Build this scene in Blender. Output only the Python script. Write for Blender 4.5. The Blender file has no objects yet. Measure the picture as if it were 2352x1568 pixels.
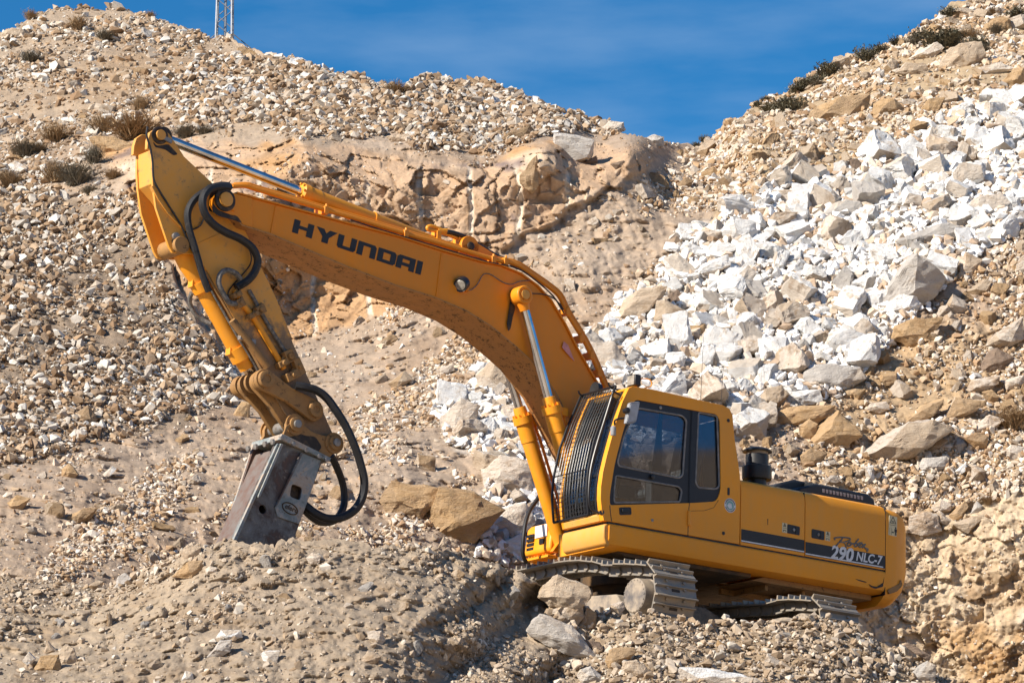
import bpy, math, random
import numpy as np
from mathutils import Vector, Matrix, geometry

# ------------------------------------------------------------------ camera, sky, sun, exposure
SC = bpy.context.scene
COL = SC.collection
PITCH = math.radians(13.0)
FOC = 8580.0                      # focal length in units of a 2352 px wide picture
cd = bpy.data.cameras.new('camera'); cam = bpy.data.objects.new('camera', cd); COL.objects.link(cam)
cam.location = (0, 0, 0); cam.rotation_euler = (math.pi/2 + PITCH, 0, 0)
cd.sensor_fit = 'HORIZONTAL'; cd.sensor_width = 36.0; cd.lens = 36.0*FOC/2352.0
cd.clip_start = 0.5; cd.clip_end = 5000
SC.camera = cam

SUN_DIR = Vector((-0.73, -0.50, 0.57)).normalized()   # towards the sun
sun_el = math.asin(SUN_DIR.z); sun_az = math.atan2(SUN_DIR.x, SUN_DIR.y)
w = bpy.data.worlds.new('World'); SC.world = w; w.use_nodes = True
wn = w.node_tree; bg = wn.nodes['Background']
sky = wn.nodes.new('ShaderNodeTexSky'); sky.sky_type = 'NISHITA'; sky.sun_disc = False
sky.sun_elevation = sun_el; sky.sun_rotation = sun_az
sky.altitude = 900; sky.air_density = 1.0; sky.dust_density = 0.25; sky.ozone_density = 2.5
bg.inputs['Strength'].default_value = 0.080
# thin high cirrus streaks mixed over the sky colour
tc = wn.nodes.new('ShaderNodeTexCoord'); mp = wn.nodes.new('ShaderNodeMapping')
mp.inputs['Scale'].default_value = (7.0, 7.0, 30.0); mp.inputs['Rotation'].default_value = (0.0, 0.12, 0.2)
ns = wn.nodes.new('ShaderNodeTexNoise'); ns.inputs['Scale'].default_value = 1.3; ns.inputs['Detail'].default_value = 6
rp = wn.nodes.new('ShaderNodeValToRGB'); rp.color_ramp.elements[0].position = 0.45; rp.color_ramp.elements[1].position = 0.80
rp.color_ramp.elements[1].color = (0.30, 0.30, 0.30, 1)
mx = wn.nodes.new('ShaderNodeMixRGB'); mx.inputs['Color2'].default_value = (5.0, 6.2, 7.6, 1)
wn.links.new(tc.outputs['Generated'], mp.inputs[0]); wn.links.new(mp.outputs[0], ns.inputs['Vector'])
wn.links.new(ns.outputs['Fac'], rp.inputs[0]); wn.links.new(rp.outputs[0], mx.inputs['Fac'])
hs = wn.nodes.new('ShaderNodeHueSaturation'); hs.inputs['Saturation'].default_value = 1.42
wn.links.new(sky.outputs[0], hs.inputs['Color']); wn.links.new(hs.outputs[0], mx.inputs['Color1']); wn.links.new(mx.outputs[0], bg.inputs['Color'])
sl = bpy.data.lights.new('sun', 'SUN'); sl.energy = 5.0; sl.angle = math.radians(0.53); sl.color = (1.0, 0.915, 0.79)
so = bpy.data.objects.new('sun', sl); COL.objects.link(so)
so.rotation_euler = SUN_DIR.to_track_quat('Z', 'Y').to_euler(); so.location = (-40, -30, 60)
SC.view_settings.view_transform = 'Standard'; SC.view_settings.look = 'None'
SC.view_settings.exposure = 0.68; SC.view_settings.gamma = 1.0
SC.render.engine = 'CYCLES'; SC.cycles.use_denoising = True; SC.cycles.max_bounces = 6
SC.cycles.transparent_max_bounces = 16

# ------------------------------------------------------------------ measuring: pixels of the photograph -> points on real planes
CF = np.array([0, math.cos(PITCH), math.sin(PITCH)]); CU = np.array([0, -math.sin(PITCH), math.cos(PITCH)]); CRT = np.array([1.0, 0, 0])
def ray(u, v):                     # 2352-wide picture; unit depth along the view axis
    return CF + CRT*((u-1176)/FOC) - CU*((v-784)/FOC)
_r1 = np.array([-.828, .612, .03]); _r1 /= np.linalg.norm(_r1)
_r2 = np.array([.206*.828, .297*.612, 1.0]); _r2 -= _r1*(_r1@_r2); _r2 /= np.linalg.norm(_r2)
_r3 = np.cross(_r1, _r2)
HR = np.outer(CRT, _r1)+np.outer(CU, _r2)-np.outer(CF, _r3)       # excavator axes: X forward, Y left, Z up
HT = ray(1390, 1195)*44.0 - HR@np.array([1.62, 1.45, 1.30])
CRP = {'A': (500, 450, 1.493), 'B': (850, 1350, 1.7429), 'C': (1400, 750, 1.651), 'D': (1950, 1500, 1.8445), 'E': (2900, 1700, 1.845), 'G': (1950, 2050, 2.138)}
K2 = 2352/4096
def pix(c, x, y):
    if c == 'F': return x, y
    ox, oy, s = CRP[c]; return (ox+x/s)*K2, (oy+y/s)*K2
def hp(c, x, y, k, val):           # point of excavator space where that line of sight meets axis k = val
    o = HR.T@(-HT); d = HR.T@ray(*pix(c, x, y)); t = (val-o[k])/d[k]; return o+d*t
def S(c, pts, Y): return [(p[0], p[2]) for p in (hp(c, x, y, 1, Y) for x, y in pts)]
def SX(c, pts, X): return [(p[1], p[2]) for p in (hp(c, x, y, 0, X) for x, y in pts)]

# ------------------------------------------------------------------ numpy noise
def _hash(ix, iy, iz, seed):
    h = (ix.astype(np.int64)*374761393 + iy.astype(np.int64)*668265263 + iz.astype(np.int64)*2147483647 + seed*974711) & 0xffffffff
    h = ((h ^ (h >> 13))*1274126177) & 0xffffffff
    h = ((h ^ (h >> 16))*2246822519) & 0xffffffff
    return ((h ^ (h >> 15)) & 0xffffff)/float(0xffffff)
def vnoise(p, seed=0):
    i = np.floor(p); f = p-i; f = f*f*(3-2*f); i = i.astype(np.int64); r = 0
    for dx in (0, 1):
        for dy in (0, 1):
            for dz in (0, 1):
                wgt = (f[..., 0] if dx else 1-f[..., 0])*(f[..., 1] if dy else 1-f[..., 1])*(f[..., 2] if dz else 1-f[..., 2])
                r = r+wgt*_hash(i[..., 0]+dx, i[..., 1]+dy, i[..., 2]+dz, seed)
    return r*2-1
def fbm(p, octv=4, seed=0, gain=0.5, ridged=False):
    a = 1.0; r = 0; s = 0
    for k in range(octv):
        n = vnoise(p*(2.03**k)+17.3*k, seed+k)
        r = r+a*((1-2*np.abs(n)) if ridged else n); s += a; a *= gain
    return r/s
def sstep(a, b, x):
    t = np.clip((x-a)/(b-a), 0, 1); return t*t*(3-2*t)

# ------------------------------------------------------------------ materials
def srgb(r, g, b): return tuple(((c/255.)/12.92 if c/255. <= 0.04045 else ((c/255.+0.055)/1.055)**2.4) for c in (r, g, b))
class NT:
    def __init__(s, name):
        s.m = bpy.data.materials.new(name); s.m.use_nodes = True; s.t = s.m.node_tree; s.b = s.t.nodes['Principled BSDF']
    def n(s, typ, **kw):
        x = s.t.nodes.new('ShaderNode'+typ)
        for k, v in kw.items():
            if k.startswith('i_'): x.inputs[k[2:].replace('_', ' ')].default_value = v
            else: setattr(x, k, v)
        return x
    def l(s, a, b): s.t.links.new(a, b)
    def noise(s, scale, detail=4, rough=0.6, vec=None, dist=0.0):
        x = s.n('TexNoise'); x.inputs['Scale'].default_value = scale; x.inputs['Detail'].default_value = detail
        x.inputs['Roughness'].default_value = rough; x.inputs['Distortion'].default_value = dist
        s.l(vec if vec is not None else s.co(), x.inputs['Vector']); return x.outputs['Fac']
    def co(s):
        if not hasattr(s, '_c'): s._c = s.n('TexCoord')
        return s._c.outputs['Object']
    def ramp(s, fac, stops):
        x = s.n('ValToRGB'); e = x.color_ramp.elements
        while len(e) < len(stops): e.new(0.5)
        for k, (p, c) in enumerate(stops):
            e[k].position = p; e[k].color = (c if len(c) == 4 else tuple(c)+(1,)) if not isinstance(c, (int, float)) else (c, c, c, 1)
        s.l(fac, x.inputs[0]); return x.outputs[0]
    def mix(s, fac, a, b, mode='MIX'):
        x = s.n('MixRGB', blend_type=mode)
        for inp, v in (('Fac', fac), ('Color1', a), ('Color2', b)):
            if isinstance(v, (int, float)): x.inputs[inp].default_value = v
            elif isinstance(v, tuple): x.inputs[inp].default_value = v if len(v) == 4 else v+(1,)
            else: s.l(v, x.inputs[inp])
        return x.outputs[0]
    def bump(s, h, strength=0.3, dist=0.02):
        x = s.n('Bump'); x.inputs['Strength'].default_value = strength; x.inputs['Distance'].default_value = dist
        s.l(h, x.inputs['Height']); s.l(x.outputs[0], s.b.inputs['Normal'])
    def base(s, v):
        if isinstance(v, tuple): s.b.inputs['Base Color'].default_value = v if len(v) == 4 else v+(1,)
        else: s.l(v, s.b.inputs['Base Color'])
    def set(s, **kw):
        for k, v in kw.items():
            i = s.b.inputs[k.replace('_', ' ')]
            if isinstance(v, (int, float)): i.default_value = v
            else: s.l(v, i)
M = {}
def paint(name, col, dust, amount, rough=0.42, dirt=(0.09, 0.055, 0.03), dirt_at=0.72):
    t = NT(name)
    n1 = t.noise(1.1, 6, 0.65); n2 = t.noise(9, 6, 0.7); n3 = t.noise(38, 4, 0.7)
    f = t.ramp(t.mix(0.45, n1, n2), [(0.36, 0.0), (0.75, amount)])
    c = t.mix(f, col, dust)
    mp = t.n('Mapping'); mp.inputs['Scale'].default_value = (3.2, 3.2, .35); t.l(t.co(), mp.inputs[0]); sk = t.noise(2.6, 5, 0.7, mp.outputs[0])          # rain streaks and faded panels
    c = t.mix(t.ramp(sk, [(0.47, 0.0), (0.72, amount*.75)]), c, tuple(.55*a+.45*b for a, b in zip(dust, col)))
    c = t.mix(t.ramp(t.noise(.55, 3, .5), [(0.35, 0.0), (0.65, 0.30)]), c, tuple(x*.72 for x in col))
    sp = t.ramp(t.mix(0.5, n2, n3), [(dirt_at-0.04, 0.0), (dirt_at, 0.85)])
    c = t.mix(sp, c, dirt)
    t.base(c); t.set(Roughness=t.ramp(n2, [(0.3, rough-0.08), (0.7, rough+0.16)]), Specular_IOR_Level=0.4)
    t.bump(n3, 0.06, 0.01); M[name] = t.m
paint('yellow_paint', (0.90, 0.335, 0.003), (0.60, 0.36, 0.14), 0.36)
paint('yellow_boom_paint', (0.83, 0.262, 0.001), (0.54, 0.29, 0.09), 0.36)
paint('dusty_yellow_paint', (0.74, 0.335, 0.045), (0.52, 0.34, 0.17), 0.62, 0.5, (0.07, 0.04, 0.022), 0.66)
paint('muddy_and_shaded_yellow', (0.40, 0.205, 0.06), (0.19, 0.125, 0.07), 0.95, 0.62, (0.06, 0.035, 0.02), 0.60)  # mud on linkage and frame; on the belly ribs it stands for shade
def arm_paint():
    t = NT('arm_paint'); n1 = t.noise(1.1, 6, 0.65); n2 = t.noise(9, 6, 0.7); n3 = t.noise(30, 4, 0.7)
    c = t.mix(t.ramp(t.mix(0.45, n1, n2), [(0.36, 0.0), (0.75, 0.6)]), (0.76, 0.335, 0.035), (0.54, 0.34, 0.15))
    sx = t.n('SeparateXYZ'); t.l(t.co(), sx.inputs[0]); mr = t.n('MapRange'); mr.inputs['From Min'].default_value = 3.5; mr.inputs['From Max'].default_value = 2.2; t.l(sx.outputs[2], mr.inputs[0])
    ad = t.n('Math', operation='MULTIPLY_ADD'); ad.inputs[1].default_value = 1.3; t.l(n2, ad.inputs[0]); t.l(mr.outputs[0], ad.inputs[2]); f = t.ramp(ad.outputs[0], [(0.75, 0.0), (1.45, 0.92)])      # caked mud on the lower arm
    c = t.mix(f, c, t.mix(n3, (0.10, 0.062, 0.035), (0.30, 0.20, 0.115))); sp = t.ramp(t.mix(0.5, n2, n3), [(0.62, 0.0), (0.66, 0.85)]); c = t.mix(sp, c, (0.07, 0.04, 0.022))
    t.base(c); t.set(Roughness=0.55); t.bump(n3, 0.1, 0.01); M['arm_paint'] = t.m
arm_paint()
def plain(name, col, rough, metal=0.0, col2=None, scale=12.0, lo=0.4, hi=0.65, bump=0.0, spec=0.5):
    t = NT(name); n = t.noise(scale, 5, 0.65)
    t.base(t.mix(t.ramp(n, [(lo, 0.0), (hi, 1.0)]), col, col2 if col2 else tuple(c*0.75 for c in col)))
    t.set(Roughness=rough, Metallic=metal, Specular_IOR_Level=spec)
    if bump: t.bump(n, bump, 0.01)
    M[name] = t.m
paint('dusty_boom_paint', (0.52, 0.235, 0.06), (0.36, 0.20, 0.10), 0.95, 0.7, (0.07, 0.04, 0.02), 0.58)
plain('black_paint', (0.011, 0.011, 0.013), 0.38, 0, (0.05, 0.045, 0.04), 7, 0.55, 0.85)
plain('black_plastic', (0.014, 0.015, 0.017), 0.42, 0, (0.03, 0.028, 0.026), 14, 0.5, 0.8)
plain('rubber', (0.014, 0.014, 0.016), 0.55, 0, (0.06, 0.055, 0.05), 20, 0.55, 0.8)
plain('dusty_rubber', (0.085, 0.08, 0.075), 0.65, 0, (0.26, 0.235, 0.205), 25, 0.42, 0.7)
plain('chrome', (0.72, 0.73, 0.75), 0.10, 1.0, (0.5, 0.5, 0.5), 3)
plain('track_steel', (0.26, 0.24, 0.215), 0.52, 0.35, (0.36, 0.29, 0.21), 9, 0.4, 0.7, 0.25)
plain('worn_steel', (0.30, 0.28, 0.26), 0.5, 0.5, (0.16, 0.11, 0.075), 16, 0.5, 0.75, 0.2)
plain('grease', (0.020, 0.013, 0.009), 0.6, 0, (0.10, 0.06, 0.03), 12, 0.46, 0.7, 0.3)
plain('dusty_frame', (0.36, 0.29, 0.215), 0.8, 0, (0.11, 0.10, 0.10), 5, 0.42, 0.68, 0.2)
plain('dark_underside', (0.055, 0.038, 0.025), 0.8, 0, (0.16, 0.085, 0.03), 3, 0.45, 0.7, 0.2)
plain('white_decal', (0.75, 0.75, 0.75), 0.5, 0, (0.6, 0.6, 0.58), 20)
plain('cream_decal', (0.72, 0.62, 0.36), 0.5, 0, (0.6, 0.5, 0.3), 20)
plain('teal_decal', (0.22, 0.42, 0.40), 0.5)
plain('dark_decal', (0.02, 0.02, 0.022), 0.5)
plain('grey_script', (0.22, 0.20, 0.17), 0.45, 0.4)
plain('pink_mark', (0.70, 0.30, 0.28), 0.7)
plain('grey_plastic', (0.30, 0.31, 0.33), 0.4, 0, (0.2, 0.2, 0.2), 9)
plain('dark_brown_steel', (0.16, 0.13, 0.115), 0.7, 0.1, (0.13, 0.065, 0.045), 9, .4, .7, .2)
plain('window_rubber', (0.16, 0.15, 0.14), 0.6, 0, (0.30, 0.27, 0.24), 12)
plain('galvanised', (0.42, 0.43, 0.45), 0.35, 0, (0.3, 0.3, 0.31), 9)
plain('lamp_glass', (0.34, 0.32, 0.28), 0.25, 0, (0.2, 0.18, 0.15), 20)
plain('seat_fabric', (0.20, 0.20, 0.20), 0.85, 0, (0.12, 0.12, 0.12), 8)
plain('interior', (0.045, 0.045, 0.05), 0.7, 0, (0.08, 0.08, 0.08), 5)
def rust():
    t = NT('rusty_breaker_steel'); n1 = t.noise(2.6, 6, 0.65, dist=0.6); n2 = t.noise(13, 6, 0.75); n3 = t.noise(45, 3)
    c = t.ramp(n1, [(0.34, (0.20, 0.20, 0.195)), (0.47, (0.14, 0.13, 0.12)), (0.55, (0.09, 0.06, 0.048)), (0.68, (0.14, 0.07, 0.045))])
    c = t.mix(t.ramp(n2, [(0.56, 0.0), (0.72, 0.8)]), c, (0.40, 0.33, 0.26))
    c = t.mix(t.ramp(n3, [(0.60, 0.0), (0.75, 0.5)]), c, (0.03, 0.02, 0.018))
    t.base(c); t.set(Roughness=0.55, Metallic=0.25); t.bump(n2, 0.35, 0.01); M['rusty_breaker_steel'] = t.m
    t = NT('flaking_breaker_steel'); n1 = t.noise(5, 6, 0.7, dist=0.8); n2 = t.noise(18, 5, 0.7)
    c = t.ramp(n1, [(0.38, (0.19, 0.225, 0.225)), (0.50, (0.30, 0.31, 0.30)), (0.55, (0.42, 0.345, 0.27)), (0.7, (0.33, 0.25, 0.19))])
    c = t.mix(t.ramp(n2, [(0.58, 0.0), (0.7, 0.8)]), c, (0.09, 0.045, 0.03))
    t.base(c); t.set(Roughness=0.6, Metallic=0.15); t.bump(n1, 0.3, 0.01); M['flaking_breaker_steel'] = t.m
rust()
def glass(name, tint, refl):
    m = bpy.data.materials.new(name); m.use_nodes = True; t = m.node_tree; t.nodes.clear()
    o = t.nodes.new('ShaderNodeOutputMaterial'); tr = t.nodes.new('ShaderNodeBsdfTransparent'); tr.inputs[0].default_value = tint+(1,)
    gl = t.nodes.new('ShaderNodeBsdfGlossy'); gl.inputs['Roughness'].default_value = 0.03; gl.inputs[0].default_value = (0.85, 0.9, 1.0, 1)
    df = t.nodes.new('ShaderNodeBsdfDiffuse'); df.inputs[0].default_value = (0.30, 0.25, 0.2, 1)
    fr = t.nodes.new('ShaderNodeFresnel'); fr.inputs[0].default_value = 1.5
    mt = t.nodes.new('ShaderNodeMath'); mt.operation = 'MULTIPLY_ADD'; mt.inputs[1].default_value = 1.0; mt.inputs[2].default_value = refl
    x = t.nodes.new('ShaderNodeMixShader'); y = t.nodes.new('ShaderNodeMixShader')
    c = t.nodes.new('ShaderNodeTexCoord'); nz = t.nodes.new('ShaderNodeTexNoise'); nz.inputs['Scale'].default_value = 4; nz.inputs['Detail'].default_value = 6
    r = t.nodes.new('ShaderNodeValToRGB'); r.color_ramp.elements[0].position = 0.4; r.color_ramp.elements[1].position = 0.9; r.color_ramp.elements[1].color = (0.035, 0.035, 0.035, 1)
    t.links.new(c.outputs['Object'], nz.inputs['Vector']); t.links.new(nz.outputs['Fac'], r.inputs[0])
    t.links.new(fr.outputs[0], mt.inputs[0]); t.links.new(mt.outputs[0], x.inputs[0]); t.links.new(tr.outputs[0], x.inputs[1]); t.links.new(gl.outputs[0], x.inputs[2])
    t.links.new(r.outputs[0], y.inputs[0]); t.links.new(x.outputs[0], y.inputs[1]); t.links.new(df.outputs[0], y.inputs[2]); t.links.new(y.outputs[0], o.inputs[0])
    M[name] = m
glass('tinted_glass', (0.58, 0.60, 0.63), 0.0)
glass('front_glass', (0.82, 0.88, 0.90), 0.03)

# ------------------------------------------------------------------ mesh helpers
def catmull(pts, sub=6):
    P = [np.array(p, float) for p in pts]; P = [2*P[0]-P[1]]+P+[2*P[-1]-P[-2]]; out = []
    for i in range(1, len(P)-2):
        a, b, c, d = P[i-1:i+3]
        for k in range(sub):
            t = k/sub; out.append(0.5*((2*b)+(c-a)*t+(2*a-5*b+4*c-d)*t*t+(3*b-a-3*c+d)*t**3))
    out.append(P[-2]); return out
class MB:
    def __init__(s): s.v = []; s.f = []; s.mi = []
    def add(s, vs, fs, mi=0):
        b = len(s.v); s.v += [tuple(map(float, p)) for p in vs]; s.f += [tuple(b+i for i in f) for f in fs]; s.mi += [mi]*len(fs); return s
    def box(s, lo, hi, mi=0):
        (a, b, c), (d, e, f) = lo, hi
        return s.add([(a, b, c), (d, b, c), (d, e, c), (a, e, c), (a, b, f), (d, b, f), (d, e, f), (a, e, f)],
                     [(0, 3, 2, 1), (4, 5, 6, 7), (0, 1, 5, 4), (1, 2, 6, 5), (2, 3, 7, 6), (3, 0, 4, 7)], mi)
    def prism(s, pts, a0, a1, axis=1, holes=(), mi=0):
        """outline in the two other axes, extruded along axis; holes are real openings"""
        loops = [list(pts)]+[list(h) for h in holes]; flat = [p for lp in loops for p in lp]; n = len(flat)
        def mk(p, a):
            q = [p[0], p[1]]; q.insert(axis, a); return q
        vs = [mk(p, a0) for p in flat]+[mk(p, a1) for p in flat]
        if holes:
            tri = geometry.tessellate_polygon([[Vector((p[0], p[1], 0)) for p in lp] for lp in loops]); caps = [tuple(t) for t in tri]
        else: caps = [tuple(range(n))]
        fs = []
        for c in caps: fs.append(tuple(reversed(c))); fs.append(tuple(i+n for i in c))
        o = 0
        for lp in loops:
            m = len(lp)
            for i in range(m): j = (i+1) % m; fs.append((o+i, o+j, o+j+n, o+i+n))
            o += m
        return s.add(vs, fs, mi)
    def tube(s, path, r, n=8, mi=0, caps=True):
        P = [np.array(p, float) for p in path]; T = []
        for i in range(len(P)):
            d = P[min(i+1, len(P)-1)]-P[max(i-1, 0)]; T.append(d/(np.linalg.norm(d)+1e-9))
        u = np.cross(T[0], [0.3, 0.9, 0.2]); u /= np.linalg.norm(u); vs = []
        for i, p in enumerate(P):
            u = u-T[i]*(u@T[i]); u /= np.linalg.norm(u)+1e-9; w_ = np.cross(T[i], u); rr = r[i] if hasattr(r, '__len__') else r
            for k in range(n):
                a = 2*math.pi*k/n; vs.append(p+rr*(math.cos(a)*u+math.sin(a)*w_))
        fs = []
        for i in range(len(P)-1):
            for k in range(n): k2 = (k+1) % n; fs.append((i*n+k, i*n+k2, (i+1)*n+k2, (i+1)*n+k))
        if caps: fs.append(tuple(range(n-1, -1, -1))); fs.append(tuple(range((len(P)-1)*n, len(P)*n)))
        return s.add(vs, fs, mi)
    def cyl(s, p0, p1, r0, r1=None, n=24, mi=0): return s.tube([p0, p1], [r0, r0 if r1 is None else r1], n, mi)
    def lathe(s, p0, axis, prof, n=24, mi=0):
        """prof: (distance along axis, radius)"""
        a = np.array(axis, float); a /= np.linalg.norm(a); p0 = np.array(p0, float)
        u = np.cross(a, [0.31, 0.87, 0.25]); u /= np.linalg.norm(u); w_ = np.cross(a, u); vs = []
        for h, r in prof:
            for k in range(n): t = 2*math.pi*k/n; vs.append(p0+a*h+max(r, 1e-4)*(math.cos(t)*u+math.sin(t)*w_))
        fs = []
        for i in range(len(prof)-1):
            for k in range(n): k2 = (k+1) % n; fs.append((i*n+k, i*n+k2, (i+1)*n+k2, (i+1)*n+k))
        fs.append(tuple(range(n-1, -1, -1))); fs.append(tuple(range((len(prof)-1)*n, len(prof)*n)))
        return s.add(vs, fs, mi)
    def mesh(s, name, mats, angle=32):
        me = bpy.data.meshes.new(name); me.from_pydata(s.v, [], s.f)
        for m in (mats if isinstance(mats, (list, tuple)) else [mats]): me.materials.append(M[m])
        me.polygons.foreach_set('material_index', s.mi); me.polygons.foreach_set('use_smooth', [True]*len(s.f))
        me.validate(); me.set_sharp_from_angle(angle=math.radians(angle)); me.update(); return me
    def build(s, name, mats, parent=None, bevel=0.0, angle=32):
        import bmesh
        me = s.mesh(name, mats, angle); bm = bmesh.new(); bm.from_mesh(me); bmesh.ops.recalc_face_normals(bm, faces=bm.faces); bm.to_mesh(me); bm.free()
        o = bpy.data.objects.new(name, me); COL.objects.link(o)
        if parent: o.parent = parent
        if bevel:
            b = o.modifiers.new('bevel', 'BEVEL'); b.width = bevel; b.segments = 2; b.limit_method = 'ANGLE'; b.angle_limit = math.radians(38)
        return o
def tag(o, label, cat, group=None, kind=None):
    o['label'] = label; o['category'] = cat
    if group: o['group'] = group
    if kind: o['kind'] = kind
    return o
def rounded(pts, r, n=4):
    """round the corners of a closed 2D outline; r one radius or one per corner"""
    out = []; N = len(pts)
    for i in range(N):
        p = np.array(pts[i], float); a = np.array(pts[i-1], float)-p; b = np.array(pts[(i+1) % N], float)-p
        ri = r[i] if hasattr(r, '__len__') else r; la, lb = np.linalg.norm(a), np.linalg.norm(b); ri = min(ri, la*0.45, lb*0.45)
        if ri < 1e-4: out.append(tuple(p)); continue
        s_ = p+a/la*ri; e = p+b/lb*ri
        for k in range(n+1):
            t = k/n; q = (1-t)**2*s_+2*t*(1-t)*p+t*t*e; out.append(tuple(q))
    return out
def text_part(name, txt, p0, ax, ay, height, mat, parent, shear=0.0, embolden=0.0, sx=1.0, depth=0.004):
    """lettering laid on a plane: p0 baseline start, ax along the line, ay up"""
    cu = bpy.data.curves.new(name, 'FONT'); cu.body = txt; cu.size = 1.0; cu.shear = shear; cu.offset = embolden; cu.extrude = 0.5; cu.resolution_u = 3
    ob = bpy.data.objects.new(name, cu); COL.objects.link(ob)
    bpy.context.view_layer.update(); dg = bpy.context.evaluated_depsgraph_get()
    me = bpy.data.meshes.new_from_object(ob.evaluated_get(dg)); COL.objects.unlink(ob); bpy.data.objects.remove(ob); bpy.data.curves.remove(cu)
    p0, ax, ay = np.array(p0, float), np.array(ax, float), np.array(ay, float); ax /= np.linalg.norm(ax); ay /= np.linalg.norm(ay); az = np.cross(ax, ay)
    n = len(me.vertices); c = np.empty(n*3); me.vertices.foreach_get('co', c); c = c.reshape(-1, 3); k = height/0.70
    c = p0+np.outer(c[:, 0]*k*sx, ax)+np.outer(c[:, 1]*k, ay)+np.outer(c[:, 2]*depth, az)
    me.vertices.foreach_set('co', c.ravel()); me.materials.clear(); me.materials.append(M[mat]); me.update()
    o = bpy.data.objects.new(name, me); COL.objects.link(o); o.parent = parent; return o
# ------------------------------------------------------------------ the quarry: hillside sheet, pad, spoil mound
rng = np.random.default_rng(7)
def interp(pts, x): p = np.array(pts, float); return np.interp(x, p[:, 0], p[:, 1])
class RBF:
    def __init__(s, pts):
        a = np.array(pts, float); s.c = a[:, :2]/1000.; n = len(a); r = np.linalg.norm(s.c[:, None]-s.c[None], axis=2)
        A = np.zeros((n+3, n+3)); A[:n, :n] = s.k(r)+np.eye(n)*2e-4; A[:n, n] = 1; A[:n, n+1:] = s.c; A[n, :n] = 1; A[n+1:, :n] = s.c.T
        s.w = np.linalg.solve(A, np.concatenate([a[:, 2], [0, 0, 0]]))
    @staticmethod
    def k(r): return r*r*np.log(r+1e-9)
    def __call__(s, u, v):
        q = np.stack([u.ravel(), v.ravel()], 1)/1000.; out = np.empty(len(q))
        for i in range(0, len(q), 40000):
            r = np.linalg.norm(q[i:i+40000, None]-s.c[None], axis=2); out[i:i+40000] = s.k(r)@s.w[:-3]+s.w[-3]+q[i:i+40000]@s.w[-2:]
        return out.reshape(u.shape)
def world(u, v, D): return D[..., None]*(CF+CRT*((u-1176)/FOC)[..., None]-CU*((v-784)/FOC)[..., None])
def inpoly(u, v, poly):
    r = np.zeros(u.shape, bool); n = len(poly)
    for i in range(n):
        (x0, y0), (x1, y1) = poly[i], poly[(i+1) % n]
        if y0 == y1: continue
        c = ((y0 > v) != (y1 > v)) & (u < (x1-x0)*(v-y0)/(y1-y0)+x0); r ^= c
    return r
class Sheet:
    """a hillside surface sampled on lines of sight (u, s): s runs from the crest down"""
    def __init__(s, crest, vbot, u0, u1, nu, nv, depth, pow_=1.0):
        s.crest, s.vbot, s.u0, s.u1, s.nu, s.nv, s.pow = crest, vbot, u0, u1, nu, nv, pow_
        uu = np.linspace(u0, u1, nu); s.cv = interp(crest, uu)
        s.cv = s.cv+11*vnoise(np.stack([uu*.021, uu*0, uu*0+3.3], -1), 5)+6*vnoise(np.stack([uu*.07, uu*0, uu*0+1.3], -1), 6)+3.5*vnoise(np.stack([uu*.19, uu*0, uu*0+2.3], -1), 8)
        ss = np.linspace(0, 1, nv); s.U = np.repeat(uu[None], nv, 0); s.V = s.cv[None]+(vbot-s.cv[None])*(ss[:, None]**pow_)
        s.D = depth(s.U, s.V); s.P = world(s.U, s.V, s.D)
    def finish(s):
        s.P = world(s.U, s.V, s.D); du = np.gradient(s.P, axis=1); dv = np.gradient(s.P, axis=0); n = np.cross(dv, du); s.N = n/np.linalg.norm(n, axis=2, keepdims=True)
        s.N[(s.N@CF) > 0] *= -1
    def at(s, u, v, arr='P'):
        u = np.asarray(u, float); v = np.asarray(v, float); x = np.clip((u-s.u0)/(s.u1-s.u0)*(s.nu-1), 0, s.nu-1.001); i = x.astype(int); cv = s.cv[i]*(1-(x-i))+s.cv[i+1]*(x-i)
        y = np.clip(((v-cv)/(s.vbot-cv)), 0, 1)**(1/s.pow)*(s.nv-1); y = np.clip(y, 0, s.nv-1.001); j = y.astype(int); fx = (x-i)[..., None]; fy = (y-j)[..., None]; A = getattr(s, arr); A = A if A.ndim == 3 else A[..., None]
        r = A[j, i]*(1-fx)*(1-fy)+A[j, i+1]*fx*(1-fy)+A[j+1, i]*(1-fx)*fy+A[j+1, i+1]*fx*fy
        return r if r.shape[-1] > 1 else r[..., 0]
    def top(s, u): return np.interp(u, np.linspace(s.u0, s.u1, s.nu), s.cv)
    def build(s, name, mat, col, back, keep=None):
        rows = [s.P]; cols = [col]; b = []
        for dy, dz in back: b.append((s.P[0]+np.array([0, dy, dz]))[None]); 
        P = np.concatenate(b[::-1]+[s.P], 0); C = np.concatenate([np.repeat(col[:1], len(back), 0), col], 0)
        nr, nc = P.shape[:2]; idx = np.arange(nr*nc).reshape(nr, nc)
        F = np.stack([idx[:-1, :-1], idx[1:, :-1], idx[1:, 1:], idx[:-1, 1:]], -1).reshape(-1, 4)
        return mesh_np(name, P.reshape(-1, 3), F, C.reshape(-1, 3), mat)
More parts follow.
